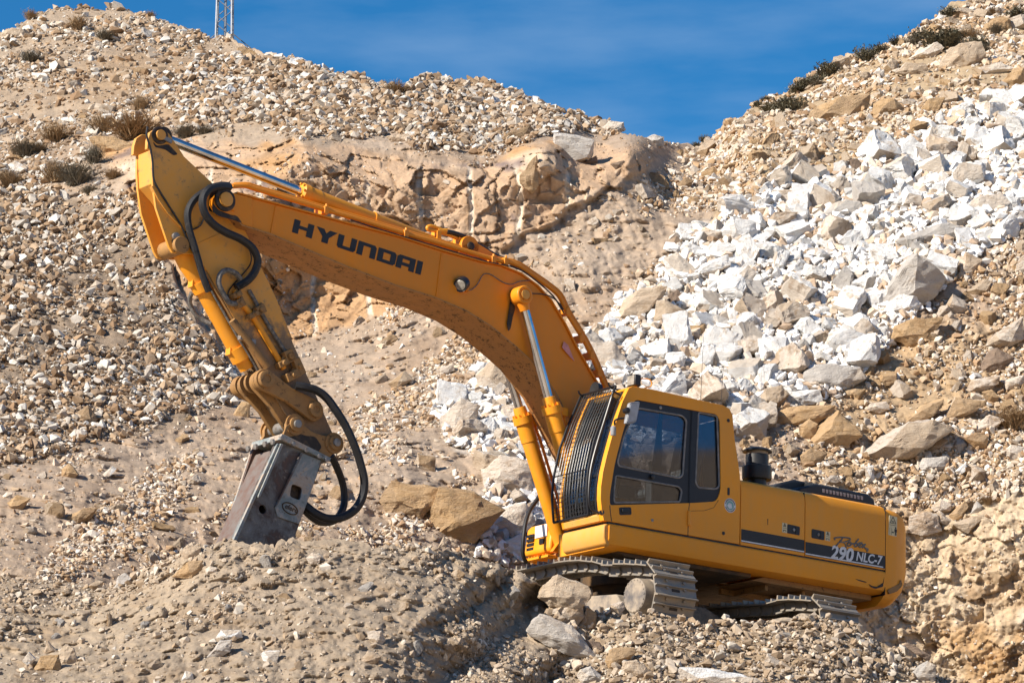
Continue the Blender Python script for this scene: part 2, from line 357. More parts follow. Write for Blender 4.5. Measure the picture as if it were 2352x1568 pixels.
def mesh_np(name, V, F, C, mat, smooth=True, kind=None):
    me = bpy.data.meshes.new(name); nv, nf, k = len(V), len(F), F.shape[1]
    me.vertices.add(nv); me.vertices.foreach_set('co', np.ascontiguousarray(V, dtype=np.float32).ravel())
    me.loops.add(nf*k); me.loops.foreach_set('vertex_index', np.ascontiguousarray(F, dtype=np.int32).ravel())
    me.polygons.add(nf); me.polygons.foreach_set('loop_start', np.arange(0, nf*k, k, dtype=np.int32)); me.polygons.foreach_set('loop_total', np.full(nf, k, dtype=np.int32))
    me.polygons.foreach_set('use_smooth', np.full(nf, smooth)); me.update(calc_edges=True)
    if C is not None:
        a = me.attributes.new('soil', 'FLOAT_COLOR', 'POINT'); a.data.foreach_set('color', np.concatenate([C, np.ones((nv, 1))], 1).astype(np.float32).ravel())
    me.materials.append(M[mat]); o = bpy.data.objects.new(name, me); COL.objects.link(o)
    if kind: o['kind'] = kind
    return o
def soil_mat(name, bumpd, n_scale, rough=0.95):
    t = NT(name); a = t.n('Attribute'); a.attribute_name = 'soil'; n1 = t.noise(n_scale, 8, 0.75); n2 = t.noise(n_scale*6.5, 5, 0.8)
    c = t.mix(1.0, a.outputs['Color'], t.ramp(t.mix(0.5, n1, n2), [(0.30, (0.62, 0.60, 0.58)), (0.5, (1.0, 1.0, 1.0)), (0.72, (1.32, 1.33, 1.34))]), 'MULTIPLY')
    t.base(c); t.set(Roughness=rough, Specular_IOR_Level=0.15)
    h = t.mix(0.55, n1, n2); t.bump(h, 0.9, bumpd); M[name] = t.m
soil_mat('soil', 0.05, 3.2); soil_mat('mound_soil', 0.035, 5.0)
SKY = [(-900, 260), (-320, 120), (-100, 100), (0, 80), (60, 42), (110, 24), (250, 16), (330, 32), (420, 62), (500, 86), (600, 112), (680, 142), (750, 172), (850, 182), (920, 205), (955, 180), (1000, 172), (1050, 192), (1110, 188), (1150, 213), (1200, 226), (1260, 246), (1310, 262), (1370, 290), (1430, 303), (1520, 328), (1590, 334), (1650, 305), (1700, 270), (1740, 240), (1800, 205), (1850, 180), (1920, 152), (2000, 116), (2080, 78), (2140, 42), (2190, 14), (2260, 0), (2352, -10), (2660, -120), (3250, -260)]
CTRL = [(-900, 1500, 39), (-900, 1000, 46), (-900, 600, 54), (-900, 250, 68), (3250, 1500, 50), (3250, 1000, 52.4), (3250, 600, 56.4), (3250, 200, 63), (3250, -260, 77), (-300, 1300, 43.5), (0, 1300, 44), (300, 1300, 45), (600, 1300, 46.5), (900, 1300, 47.8), (1200, 1300, 49.2), (1500, 1300, 50.6), (1800, 1300, 50.8), (2100, 1300, 52.0), (2352, 1300, 51.6), (2650, 1300, 51.2),
        (0, 1650, 41.8), (300, 1650, 43), (900, 1650, 46), (1200, 1650, 48.2), (1500, 1650, 50), (1800, 1650, 50.2), (2100, 1650, 51.3), (2352, 1650, 51.0), (2650, 1650, 50.6),
        (2130, 1180, 52.3), (2352, 1120, 52.2), (1960, 1190, 51.8), (-300, 1000, 49), (0, 1000, 49.6), (300, 1000, 50.6), (600, 1000, 51.4), (900, 1000, 51.6), (1200, 1000, 52), (1500, 1000, 52.6), (1800, 1000, 53), (2100, 1000, 53.4), (2352, 1000, 53.4), (2650, 1000, 53.2),
        (-300, 800, 53), (0, 800, 53.6), (300, 800, 54.6), (500, 820, 55.5), (700, 812, 57.1), (900, 800, 56.7), (1100, 800, 56), (1300, 800, 55.6), (1500, 800, 55.4), (1800, 800, 55.4), (2100, 800, 55.4), (2352, 800, 55.4), (2650, 800, 55.2),
        (-300, 600, 57.5), (0, 600, 58), (300, 600, 58.8), (430, 700, 57.2), (620, 600, 58.6), (620, 740, 58.3), (900, 600, 59.0), (800, 725, 58.6), (1100, 545, 59.2), (1300, 600, 58.5), (1500, 600, 58.6), (1800, 600, 58.2), (2100, 600, 57.6), (2352, 600, 57.2), (2650, 600, 57),
        (-300, 420, 63), (0, 420, 63), (290, 420, 61.5), (420, 420, 60.0), (700, 335, 60.3), (700, 450, 59.5), (1000, 360, 60.4), (1000, 450, 59.7), (1250, 330, 60.7), (1250, 460, 59.9), (1450, 345, 61.2), (1430, 400, 60.6), (1600, 430, 62), (1800, 430, 61.6), (2100, 430, 61), (2352, 430, 60),
        (0, 280, 68), (200, 280, 66.5), (450, 285, 64.5), (700, 290, 63), (1000, 285, 63.6), (1300, 290, 64), (1500, 325, 65), (1700, 300, 65.5), (1800, 300, 65), (2100, 280, 64.5), (2352, 280, 63.5),
        (0, 80, 77), (250, 15, 80), (500, 85, 77), (750, 170, 70), (960, 175, 71), (1150, 215, 70), (1370, 290, 67), (1590, 332, 69), (1740, 238, 70.5), (1920, 150, 71), (2140, 40, 73), (2352, -10, 74), (2650, -120, 76), (-300, 120, 76)]
WALL = [(205, 345), (330, 318), (520, 322), (700, 318), (860, 335), (1010, 372), (1130, 385), (1240, 315), (1290, 305), (1430, 330), (1560, 345), (1590, 340), (1440, 420), (1330, 470), (1200, 540), (1135, 590), (1110, 640), (930, 718), (690, 790), (640, 805), (530, 850), (500, 770), (400, 600), (300, 480), (290, 425)]
FACE = [(1960, 1165), (2060, 1140), (2130, 1160), (2352, 1085), (2660, 1000), (2660, 1800), (1500, 1800), (1500, 1380), (1900, 1330)]
PILE = [(2660, 150), (2352, 215), (2230, 245), (2130, 315), (2010, 350), (1900, 400), (1745, 435), (1650, 500), (1560, 545), (1525, 650), (1400, 740), (1340, 790), (1160, 800), (1090, 850), (1000, 950), (1010, 1020), (1110, 1050), (1100, 1200), (1060, 1260), (1250, 1320), (1300, 1250), (1450, 1000), (1690, 1010), (1790, 960), (1850, 930), (1990, 830), (2080, 740), (2130, 690), (2230, 600), (2352, 520), (2660, 400)]
SCREE = [(-320, 380), (60, 400), (200, 480), (300, 430), (330, 520), (430, 690), (520, 830), (560, 900), (430, 960), (250, 1010), (0, 1080), (-320, 1120)]
warp = lambda u, v, a=22, f=.012, sd=1: (u+a*vnoise(np.stack([u*f, v*f, u*0+.3], -1), sd)+a*.5*vnoise(np.stack([u*f*3, v*f*3, u*0+.3], -1), sd+1), v+a*vnoise(np.stack([u*f, v*f, u*0+7.3], -1), sd+2)+a*.5*vnoise(np.stack([u*f*3, v*f*3, u*0+9], -1), sd+3))
base_depth = RBF(CTRL)
def bg_depth(U, V):
    D = base_depth(U, V)
    return D
HILL = Sheet(SKY, 1760, -900, 3250, 1480, 690, bg_depth)
def shape_hill(s):
    U, V = s.U, s.V; P = s.P; wu, wv = warp(U, V)
    wall = inpoly(wu, wv, WALL); face = inpoly(wu, wv, FACE); pile = inpoly(wu, wv, PILE); scree = inpoly(wu, wv, SCREE)
    wf = wall.astype(float); ff = face.astype(float)
    def blur(a, k):
        for _ in range(k): a = (a+np.roll(a, 1, 0)+np.roll(a, -1, 0)+np.roll(a, 1, 1)+np.roll(a, -1, 1))/5
        return a
    wf, ff = blur(wf, 5), blur(ff, 8); rough = np.clip(wf+ff, 0, 1); edge = sstep(0, 12, V-s.cv[None])
    lump = .42*fbm(P*.33, 4, 11)+.30*fbm(P*1.1, 4, 21)+.13*fbm(P*2.6, 3, 25, ridged=True)
    fine = .085*fbm(P*5.5, 3, 31)+.030*fbm(P*15, 2, 41)
    # gullies that run down the loose slopes
    gul = .14*fbm(np.stack([P[..., 0]*1.5+P[..., 2]*.45, P[..., 0]*.1+P[..., 1]*.1, P[..., 2]*.22], -1), 4, 51, ridged=True)
    d = lump+fine+(gul*(1-rough))
    # rock: blocky, bedded faces with ledges
    def facets(q, sd, off, tilt):            # broken rock: cells, each a flat face with its own offset and tilt
        i = np.floor(q); best = np.full(q.shape[:2], 1e9); val = np.zeros(q.shape[:2]); sec = best.copy()
        for dx in (-1, 0, 1):
            for dy in (-1, 0, 1):
                cx = i[..., 0]+dx; cy = i[..., 1]+dy; z = cx*0; h = lambda k: _hash(cx, cy, z, sd+k)
                ex = q[..., 0]-cx-h(1); ey = q[..., 1]-cy-h(2); d2 = ex*ex+ey*ey; m = d2 < best; sec = np.where(m, best, np.minimum(sec, d2)); best = np.where(m, d2, best)
                val = np.where(m, (h(3)-.5)*2*off+((h(4)-.5)*ex+(h(5)-.5)*ey)*2*tilt, val)
        return val, np.sqrt(sec)-np.sqrt(best)
    wz = .35*fbm(P*1.1, 3, 77); qx = P[..., 0]+.25*P[..., 1]; qz = P[..., 2]
    f1, e1 = facets(np.stack([qx*.42+wz*.5, qz*.62-.1*qx+wz*.4], -1), 601, .07, .14); f2, e2 = facets(np.stack([qx*1.5+wz, qz*1.9-.3*qx+wz], -1), 631, .075, .15); f3, e3 = facets(np.stack([qx*4.6+wz*2, qz*5.4-qx+wz*2], -1), 661, .045, .10)
    blocks = (f1+.03*(1-sstep(0, .05, e1)))*(1-.85*ff)+f2*(1-.45*ff)+f3
    ffine = ff*(.05*fbm(P*1.6, 4, 83, ridged=True)+.025*fbm(P*7, 3, 84, ridged=True)+.03*fbm(P*19, 2, 86)+.05*fbm(np.stack([P[..., 0]*2.4, P[..., 1], P[..., 2]*5.5-P[..., 0]], -1), 4, 85)+.02*fbm(P*9, 3, 87))
    rk = blocks*(1-.12*ff)+.025*fbm(P*4, 4, 91, ridged=True)+.022*fbm(P*11, 3, 95)+ffine
    d = d*(1-rough)+rk*rough
    # the quarry wall steps back behind the edge of the grey scree
    s.D = s.D+d*(.25+.75*edge)
    e = [(296, 425), (330, 520), (430, 690), (525, 835)]; ex = np.interp(V, [p[1] for p in e], [p[0] for p in e]); inr = sstep(400, 450, V)*(1-sstep(835, 900, V))
    s.D += .45*sstep(-2, 8, wu-ex)*inr*(1-sstep(20, 120, wu-ex))
    s.finish()
    s.e = (e1, e2)
    # soil colours, place by place; the scree's also holds shade between stones
    c = np.zeros(U.shape+(3,)); c[:] = (.395, .30, .22)
    def blend(c, m, col): m = np.clip(m, 0, 1)[..., None]; return c*(1-m)+np.array(col)*m
    n1, n2, n3 = fbm(P*.22, 4, 101), fbm(P*.9, 4, 111), fbm(P*3, 3, 121)
    c = blend(c, sstep(-.1, .5, n2)*.6, (.46, .365, .28)); c = blend(c, sstep(.1, .5, n1+.4*n3)*.5, (.35, .235, .15))
    c = blend(c, blur(scree.astype(float), 6)*.8, (.25, .19, .135))  # scree soil darkened to stand in for shadow between its stones
    bank = np.exp(-(((U-330)/210)**2+((V-190)/120)**2)); c = blend(c, sstep(.2, .8, bank+.5*n2)*.95, (.36, .225, .125))
    c = blend(c, blur(pile.astype(float), 6)*.75, (.60, .535, .46))
    up = 1-sstep(250, 420, V); c = blend(c, up*(U < 800)*.5, (.40, .31, .215))
    o = np.clip(sstep(.0, .4, fbm(P*.8+5, 4, 131))+.7*sstep(540, 620, V), 0, 1); w_ = np.zeros_like(c); w_[:] = (.50, .345, .225); w_ = blend(w_, o, (.49, .29, .14)); w_ = blend(w_, sstep(.15, .45, fbm(P*.55+9, 4, 141))*.8, (.60, .47, .345)); w_ = blend(w_, sstep(.24, .42, fbm(P*1.1+19, 5, 151))*.9, (.22, .165, .15)); w_ = blend(w_, sstep(.3, .5, n3)*.4, (.27, .16, .08))
    # half drill holes left on the quarry wall
    gx = np.mod(P[..., 0]+.16*n2+.02*P[..., 2], .82); g = (1-sstep(.022, .055, np.abs(gx-.41)))*wf*sstep(-.3, .05, fbm(P*.7+31, 3, 161))*sstep(370, 400, V); 
    w_ = blend(w_, g*.9, (.70, .60, .48)); s.D += g*.05; w_ = blend(w_, (1-sstep(.0, .025, e1))*.6+(1-sstep(0, .02, e2))*.25, (.22, .13, .07)); s.P = world(s.U, s.V, s.D)
    c = c*(1-wf[..., None])+w_*wf[..., None]
    f_ = np.zeros_like(c); f_[:] = (.52, .375, .235); f_ = blend(f_, sstep(0, .4, fbm(P*.7+2, 4, 171)), (.58, .455, .315)); f_ = blend(f_, sstep(.1, .42, fbm(P*1.2+8, 4, 181))*.8, (.46, .28, .13)); f_ = blend(f_, sstep(.2, .4, fbm(P*2.2+4, 4, 191))*.7, (.27, .165, .085)); f_ = blend(f_, sstep(.25, .4, fbm(P*.9+44, 4, 195))*.8, (.60, .52, .42))
    c = c*(1-ff[..., None])+f_*ff[..., None]
    right = (U > 1640)*(1-sstep(430, 640, V+(U-2000)*.35)); c = blend(c, blur(right*1., 10)*.7, (.46, .34, .20))
    lo = (U > 1850)*sstep(700, 800, V)*1.; c = blend(c, blur(lo, 14)*.7*(1-ff), (.45, .31, .17))
    return c
hcol = shape_hill(HILL)
hill = HILL.build('hillside', 'soil', hcol, [(1.5, -.2), (6, -3), (25, -12), (120, -60)]); hill['kind'] = 'structure'

CREST = [(-900, 1270), (-320, 1300), (0, 1322), (120, 1335), (250, 1345), (330, 1310), (400, 1275), (440, 1250), (560, 1243), (640, 1241), (700, 1250), (770, 1240), (880, 1247), (1000, 1252), (1060, 1266), (1120, 1292), (1180, 1316), (1240, 1345), (1300, 1392), (1350, 1408), (1420, 1412), (1480, 1412), (1540, 1420), (1600, 1432), (1700, 1436), (1780, 1428), (1850, 1416), (1900, 1428), (1960, 1440), (2040, 1474), (2100, 1506), (2150, 1545), (2200, 1580), (2352, 1650), (2660, 1760), (3250, 1960)]
MCTRL = [(-900, 1270, 42.2), (-900, 1568, 39.2), (-900, 2200, 33.5), (3250, 1960, 41.6), (3250, 3300, 28.5), (-900, 3300, 27), (-320, 1300, 42.2), (0, 1320, 42.0), (250, 1340, 41.8), (440, 1248, 41.6), (640, 1240, 41.5), (900, 1245, 41.6), (1100, 1290, 41.9), (1250, 1350, 42.2), (1400, 1412, 42.4), (1700, 1436, 42.6), (1900, 1428, 42.7), (2100, 1506, 42.8), (2352, 1650, 42.6), (2660, 1760, 42.4),
         (-320, 1568, 39.2), (0, 1568, 38.8), (300, 1568, 38.6), (640, 1568, 38.3), (1000, 1568, 38.7), (1200, 1568, 39.9), (1300, 1568, 40.5), (1450, 1568, 40.6), (1700, 1568, 40.9), (2000, 1568, 41.6), (2250, 1640, 42.0),
         (1000, 1400, 40.3), (1150, 1450, 41.0), (640, 1400, 40.0), (300, 1450, 40.1), (0, 1450, 40.2), (1500, 1490, 41.4), (1800, 1500, 41.7), (1250, 1470, 41.5),
         (0, 2000, 34.8), (600, 2000, 34.6), (1200, 2000, 35.4), (1800, 2000, 36.4), (2400, 2000, 38.0), (0, 3300, 27.0), (1200, 3300, 27.0), (2400, 3300, 28.0)]
mound_depth = RBF(MCTRL)
MOUND = Sheet(CREST, 3300, -900, 3250, 1480, 460, mound_depth, 1.9)
def shape_mound(s):
    P = s.P; U, V = s.U, s.V; edge = sstep(0, 14, V-s.cv[None])
    d = .30*fbm(P*.55, 4, 211)+.20*fbm(P*1.5, 4, 221)+.10*fbm(P*3.6, 3, 225, ridged=True)+.10*fbm(P*5.5, 3, 231)+.06*fbm(P*14, 3, 241)
    gul = fbm(np.stack([P[..., 0]*1.25-P[..., 2]*.9, P[..., 1]*.3, P[..., 2]*.3], -1), 4, 251, ridged=True); d += .60*gul*sstep(850, 1000, U)*(1-sstep(1300, 1420, U))
    s.D = s.D+d*(.2+.8*edge); s.finish()
    n1, n2 = fbm(P*.5, 4, 261), fbm(P*2, 4, 271); c = np.zeros(U.shape+(3,)); c[:] = (.335, .265, .195)
    def blend(c, m, col): m = np.clip(m, 0, 1)[..., None]; return c*(1-m)+np.array(col)*m
    c = blend(c, sstep(-.05, .4, n1)*.7, (.40, .315, .225)); c = blend(c, sstep(.1, .5, n2)*.6, (.275, .195, .125)); c = blend(c, sstep(1250, 1500, U)*.5, (.34, .24, .14))
    return c
mcol = shape_mound(MOUND)
mound = MOUND.build('mound_ground', 'mound_soil', mcol, [(.3, -.12), (.8, -.5), (1.6, -1.0), (3.0, -2.2)]); mound['kind'] = 'structure'
def flat(name, x0, x1, y0, y1, z, n, amp, col, seed):
    x, y = np.meshgrid(np.linspace(x0, x1, n), np.linspace(y0, y1, n)); P = np.stack([x, y, x*0+z], -1); P[..., 2] += amp*fbm(P*.8, 4, seed); idx = np.arange(n*n).reshape(n, n)
    F = np.stack([idx[:-1, :-1], idx[:-1, 1:], idx[1:, 1:], idx[1:, :-1]], -1).reshape(-1, 4); o = mesh_np(name, P.reshape(-1, 3), F, np.repeat(np.array([col]), n*n, 0), 'soil'); o['kind'] = 'structure'; return o
pad = flat('pad_ground', -6, 10, 41.9, 54, 6.25, 120, .12, (.33, .25, .17), 301)
for v_ in pad.data.vertices: v_.co.z -= 1.6*float(sstep(3.3, 6.0, v_.co.x))
flat('ground', -1500, 1500, -400, 2600, -2.4, 60, 0.0, (.56, .44, .32), 302)
# the quarry's other side: an unseen dark rim, added to hold back low sky light, curving round behind the photographer
ta, tr_ = np.meshgrid(np.linspace(math.radians(150), math.radians(392), 160), np.linspace(0, 1, 30)); RR = 62+105*tr_; RP = np.stack([RR*np.cos(ta), RR*np.sin(ta), -2.6+40*sstep(.02, .8, tr_)*(.75+.25*vnoise(np.stack([ta*3, tr_*0, tr_*0], -1), 909))], -1); RP = RP+.9*fbm(RP*.22, 4, 911)[..., None]
ri = np.arange(160*30).reshape(30, 160); rim_o = mesh_np('far_slope', RP.reshape(-1, 3), np.stack([ri[:-1, :-1], ri[:-1, 1:], ri[1:, 1:], ri[1:, :-1]], -1).reshape(-1, 4), np.repeat(np.array([(.30, .215, .14)]), 4800, 0), 'soil'); rim_o['kind'] = 'structure'
# ------------------------------------------------------------------ stones
import bmesh
def stone_lib(n, seed, npts=13, flat_=.62):
    lib = []; r = random.Random(seed)
    for k in range(n):
        bm = bmesh.new(); sx, sy, sz = 1, r.uniform(.6, .95), r.uniform(flat_*.7, flat_*1.25)
        for i in range(npts):
            while True:
                p = Vector((r.uniform(-1, 1), r.uniform(-1, 1), r.uniform(-1, 1)))
                if .72 < sum(abs(c)**3.2 for c in p)**(1/3.2) < 1.0: break
            bm.verts.new((p.x*.5*sx, p.y*.5*sy, p.z*.5*sz))
        h = bmesh.ops.convex_hull(bm, input=bm.verts); bmesh.ops.delete(bm, geom=[g for g in h['geom_interior'] if isinstance(g, bmesh.types.BMVert)], context='VERTS'); bmesh.ops.triangulate(bm, faces=bm.faces)
        bm.verts.index_update(); lib.append((np.array([v.co[:] for v in bm.verts]), np.array([[v.index for v in f.verts] for f in bm.faces]))); bm.free()
    return lib
LIB = stone_lib(40, 3)
def stone_mat(name, veins=True):
    t = NT(name); a = t.n('Attribute'); a.attribute_name = 'soil'; n1 = t.noise(9, 6, 0.7); n2 = t.noise(40, 4, 0.7)
    c = t.mix(1.0, a.outputs['Color'], t.ramp(t.mix(0.5, n1, n2), [(0.32, (0.66, 0.62, 0.57)), (0.52, (1, 1, 1)), (0.7, (1.15, 1.16, 1.17))]), 'MULTIPLY'); t.base(c); t.set(Roughness=0.85, Specular_IOR_Level=0.25); t.bump(n2, 0.35, 0.01); M[name] = t.m
stone_mat('loose_stone')
PAL = {'grey': [(.52, .46, .39), (.44, .36, .28), (.40, .29, .19), (.35, .235, .14), (.26, .165, .095), (.64, .60, .54), (.31, .22, .145)], 'tan': [(.53, .42, .31), (.47, .35, .235), (.42, .28, .16), (.61, .53, .43), (.34, .22, .13), (.66, .61, .55), (.56, .47, .37)],
       'white': [(.79, .78, .765), (.74, .71, .67), (.68, .61, .53), (.54, .44, .34), (.80, .79, .78), (.46, .34, .24), (.77, .755, .74)], 'dust': [(.40, .315, .23), (.44, .35, .26), (.37, .28, .195), (.48, .40, .315), (.34, .25, .165), (.55, .49, .41)]}
def scatter(name, sheet, poly, n, smin, smax, power, pal, seed, label, dens=None, lift=.12, vmax=1640):
    r = np.random.default_rng(seed); pl = np.array(poly); u = []; v = []
    lo, hi = pl.min(0), pl.max(0); lo = np.maximum(lo, [-320, -60]); hi = np.minimum(hi, [2660, vmax]); n = int(n*1.07); tot = 0
    while tot < n:
        a = r.uniform(lo[0], hi[0], n); b = r.uniform(lo[1], hi[1], n); wa, wb = warp(a, b, 26, .01, 77); k = inpoly(wa, wb, poly) & (b > sheet.top(a)-2)
        if dens is not None: k &= r.random(n) < dens(a, b, sheet.at(a, b))
        u.append(a[k]); v.append(b[k]); tot += k.sum()
    u, v = np.concatenate(u)[:n], np.concatenate(v)[:n]; P = sheet.at(u, v); N = sheet.at(u, v, 'N'); N /= np.linalg.norm(N, axis=1, keepdims=True)
    px_ = smin*(1-r.random(n)*(1-(smin/smax)**power))**(-1/power); sz = np.minimum(px_, smax)*np.linalg.norm(P, axis=1)/FOC
    # basis: flat side roughly along the slope, spun and tipped at random
    up = N+r.normal(0, .38, (n, 3)); up /= np.linalg.norm(up, axis=1, keepdims=True); t = r.normal(0, 1, (n, 3)); t -= up*(t*up).sum(1, keepdims=True); t /= np.linalg.norm(t, axis=1, keepdims=True); b = np.cross(up, t)
    R = np.stack([t, b, up], 2)*sz[:, None, None]*r.uniform(.75, 1.3, (n, 1, 3)); P = P+N*sz[:, None]*lift
    pc = np.array(PAL[pal]); col = pc[r.integers(0, len(pc), n)]*r.uniform(.82, 1.15, (n, 1)); li = r.integers(0, len(LIB), n); VV, FF, CC = [], [], []; off = 0
    for k, (lv, lf) in enumerate(LIB):
        m = np.where(li == k)[0]
        if not len(m): continue
        X = np.einsum('nij,vj->nvi', R[m], lv)+P[m][:, None]; VV.append(X.reshape(-1, 3)); FF.append((lf[None]+(np.arange(len(m))*len(lv))[:, None, None]+off).reshape(-1, 3)); CC.append(np.repeat(col[m], len(lv), 0)); off += len(m)*len(lv)
    o = mesh_np(name, np.concatenate(VV), np.concatenate(FF), np.clip(np.concatenate(CC), 0, .82), 'loose_stone', smooth=False)
    return tag(o, label, 'gravel', kind='stuff')
patch = lambda f, sd, lo=-.1, hi=.35: (lambda a, b, P: .12+.88*sstep(lo, hi, fbm(P*f, 3, sd)))
UL = [(-320, -40), (400, -40), (760, 150), (1000, 150), (1100, 170), (1300, 230), (1560, 300), (1560, 335), (1420, 330), (1250, 310), (1130, 370), (1000, 360), (860, 325), (330, 310), (200, 340), (290, 430), (200, 480), (60, 400), (-320, 380)]
HEAP = [(330, 230), (500, 130), (700, 140), (960, 170), (1110, 185), (1350, 270), (1440, 310), (1240, 315), (1120, 350), (860, 320), (640, 300), (450, 290)]
MID = [(-320, 1100), (0, 1070), (250, 1000), (560, 880), (640, 790), (900, 700), (1100, 640), (1330, 470), (1440, 425), (1600, 340), (1700, 300), (1760, 400), (1650, 500), (1540, 560), (1500, 660), (1380, 760), (1080, 850), (1000, 960), (1020, 1060), (1100, 1120), (1050, 1270), (700, 1300), (200, 1400), (-320, 1380)]
RH = [(1590, 330), (1740, 230), (2140, 30), (2660, -150), (2660, 180), (2352, 215), (2230, 245), (2130, 315), (2000, 350), (1880, 400), (1750, 430), (1600, 470), (1440, 440)]
RL = [(1700, 1010), (1990, 840), (2080, 740), (2352, 520), (2660, 400), (2660, 1100), (2352, 1110), (2130, 1170), (1960, 1170), (1760, 1100)]
scatter('gravel', HILL, SCREE, 20000, 6, 34, 1.6, 'grey', 1, 'slope of grey and brown gravel left of the excavator arm', patch(.7, 409, -.5, .0), lift=.30)
scatter('gravel', HILL, UL, 15000, 4.5, 34, 1.55, 'grey', 2, 'loose pale gravel over the top of the left hill', patch(.6, 401, -.1, .3))
scatter('rubble', HILL, HEAP, 14000, 6, 30, 1.5, 'grey', 3, 'heap of tipped pale rubble along the skyline above the quarry wall', lift=.34)
BARE = [(1800, 380), (1600, 480), (1440, 480), (1200, 650), (1080, 790), (1340, 780), (1500, 640), (1650, 490)]
def streak(a, b, P):                 # stones run down the slope in bands with bare sand between
    n = fbm(np.stack([(a*.6+b*.8)*.0125, (a*.8-b*.6)*.0022, a*0], -1), 3, 402)+.35*fbm(P*1.2, 2, 410); wa, wb = warp(a, b, 30, .01, 55)
    return (.06+.94*sstep(-.05, .25, n))*np.where(inpoly(wa, wb, BARE), .06, 1.)
scatter('rubble', HILL, MID, 19000, 4.5, 26, 1.5, 'tan', 4, 'tan stones strewn down the sandy slope behind the excavator arm', streak)
scatter('rubble', HILL, RH, 17000, 5, 28, 1.5, 'tan', 5, 'brown broken stones over the right hill', patch(.5, 403, -.2, .2), lift=.22)
scatter('rubble', HILL, PILE, 22000, 10, 40, 1.1, 'white', 6, 'small white marble stones filling the big white rock pile', lift=.40)
scatter('rubble', HILL, RL, 15000, 5, 28, 1.5, 'tan', 7, 'small tan stones below the white rock pile at right', patch(.6, 404, -.4, .1), lift=.24)
scatter('rubble', HILL, FACE, 1600, 4, 20, 1.9, 'tan', 8, 'few small stones on the ochre rock face at right', patch(.6, 405))
scatter('rubble', HILL, WALL, 1300, 4, 18, 2.0, 'grey', 9, 'pale stones lying on ledges of the quarry wall', patch(.6, 406, .1, .4))
FG = [(-320, 1270), (450, 1230), (1000, 1240), (1240, 1330), (1330, 1395), (1900, 1410), (2150, 1540), (2400, 1660), (2400, 1700), (-320, 1700)]
scatter('gravel', MOUND, FG, 11000, 3.5, 30, 1.5, 'dust', 10, 'dusty stones and clods on the dirt mound in front of the excavator', patch(.9, 407, -.05, .35), lift=.14)
scatter('gravel', MOUND, [(1280, 1385), (1900, 1405), (2150, 1540), (2300, 1640), (1250, 1640)], 4200, 5, 34, 1.4, 'dust', 11, 'broken brown stones heaped in front of the tracks', lift=.34)

# ---- individual rocks
def rock_material(name, base, alt, stain, stain_at, rnd=0.25):
    t = NT(name); oi = t.n('ObjectInfo'); add = t.n('VectorMath', operation='ADD'); sc_ = t.n('VectorMath', operation='SCALE'); sc_.inputs[3].default_value = 37.0
    cmb = t.n('CombineXYZ'); t.l(oi.outputs['Random'], cmb.inputs[0]); t.l(oi.outputs['Random'], cmb.inputs[1]); t.l(cmb.outputs[0], sc_.inputs[0]); t.l(t.co(), add.inputs[0]); t.l(sc_.outputs[0], add.inputs[1]); v = add.outputs[0]
    mp = t.n('Mapping'); mp.inputs['Scale'].default_value = (1.0, 1.0, 3.2); t.l(v, mp.inputs[0])
    n1 = t.noise(1.6, 6, 0.6, v, .5); n2 = t.noise(7, 6, 0.7, mp.outputs[0]); n3 = t.noise(32, 4, 0.75, v)
    c = t.mix(t.ramp(n2, [(0.38, 0.0), (0.68, 1.0)]), base, alt); c = t.mix(t.ramp(t.mix(.35, n1, n2), [(stain_at, 0.0), (stain_at+.09, 0.85)]), c, stain); c = t.mix(t.ramp(n3, [(0.55, 0.0), (0.75, 0.35)]), c, tuple(x*.55 for x in stain))
    hs = t.n('HueSaturation'); mr = t.n('MapRange'); mr.inputs['To Min'].default_value = 1-rnd; mr.inputs['To Max'].default_value = 1+rnd*.45; t.l(oi.outputs['Random'], mr.inputs[0]); t.l(mr.outputs[0], hs.inputs['Value']); t.l(c, hs.inputs['Color'])
    t.base(hs.outputs[0]); t.set(Roughness=0.86, Specular_IOR_Level=0.25); t.bump(t.mix(0.45, n2, n3), 0.9, 0.06); M[name] = t.m
rock_material('white_marble', (.79, .785, .77), (.70, .665, .62), (.47, .37, .27), .545, .13)
rock_material('cream_rock', (.66, .58, .49), (.55, .44, .34), (.37, .26, .17), .51, .16)
rock_material('tan_rock', (.50, .385, .275), (.57, .465, .35), (.35, .225, .125), .54, .15)
rock_material('ochre_rock', (.50, .345, .20), (.46, .295, .145), (.31, .185, .09), .54, .15)
rock_material('grey_rock', (.47, .43, .39), (.56, .52, .47), (.33, .25, .18), .56, .15)
rock_material('dark_rock', (.22, .16, .12), (.28, .20, .14), (.13, .09, .065), .55, .15)
JOINT = {'white_marble': 'stained_marble', 'cream_rock': 'tan_rock', 'tan_rock': 'stained_rock', 'ochre_rock': 'stained_rock', 'grey_rock': 'stained_marble', 'dark_rock': 'dark_rock'}
rock_material('stained_marble', (.56, .475, .385), (.66, .59, .51), (.38, .275, .19), .54, .16); rock_material('stained_rock', (.36, .245, .14), (.45, .32, .20), (.24, .15, .085), .54, .15)
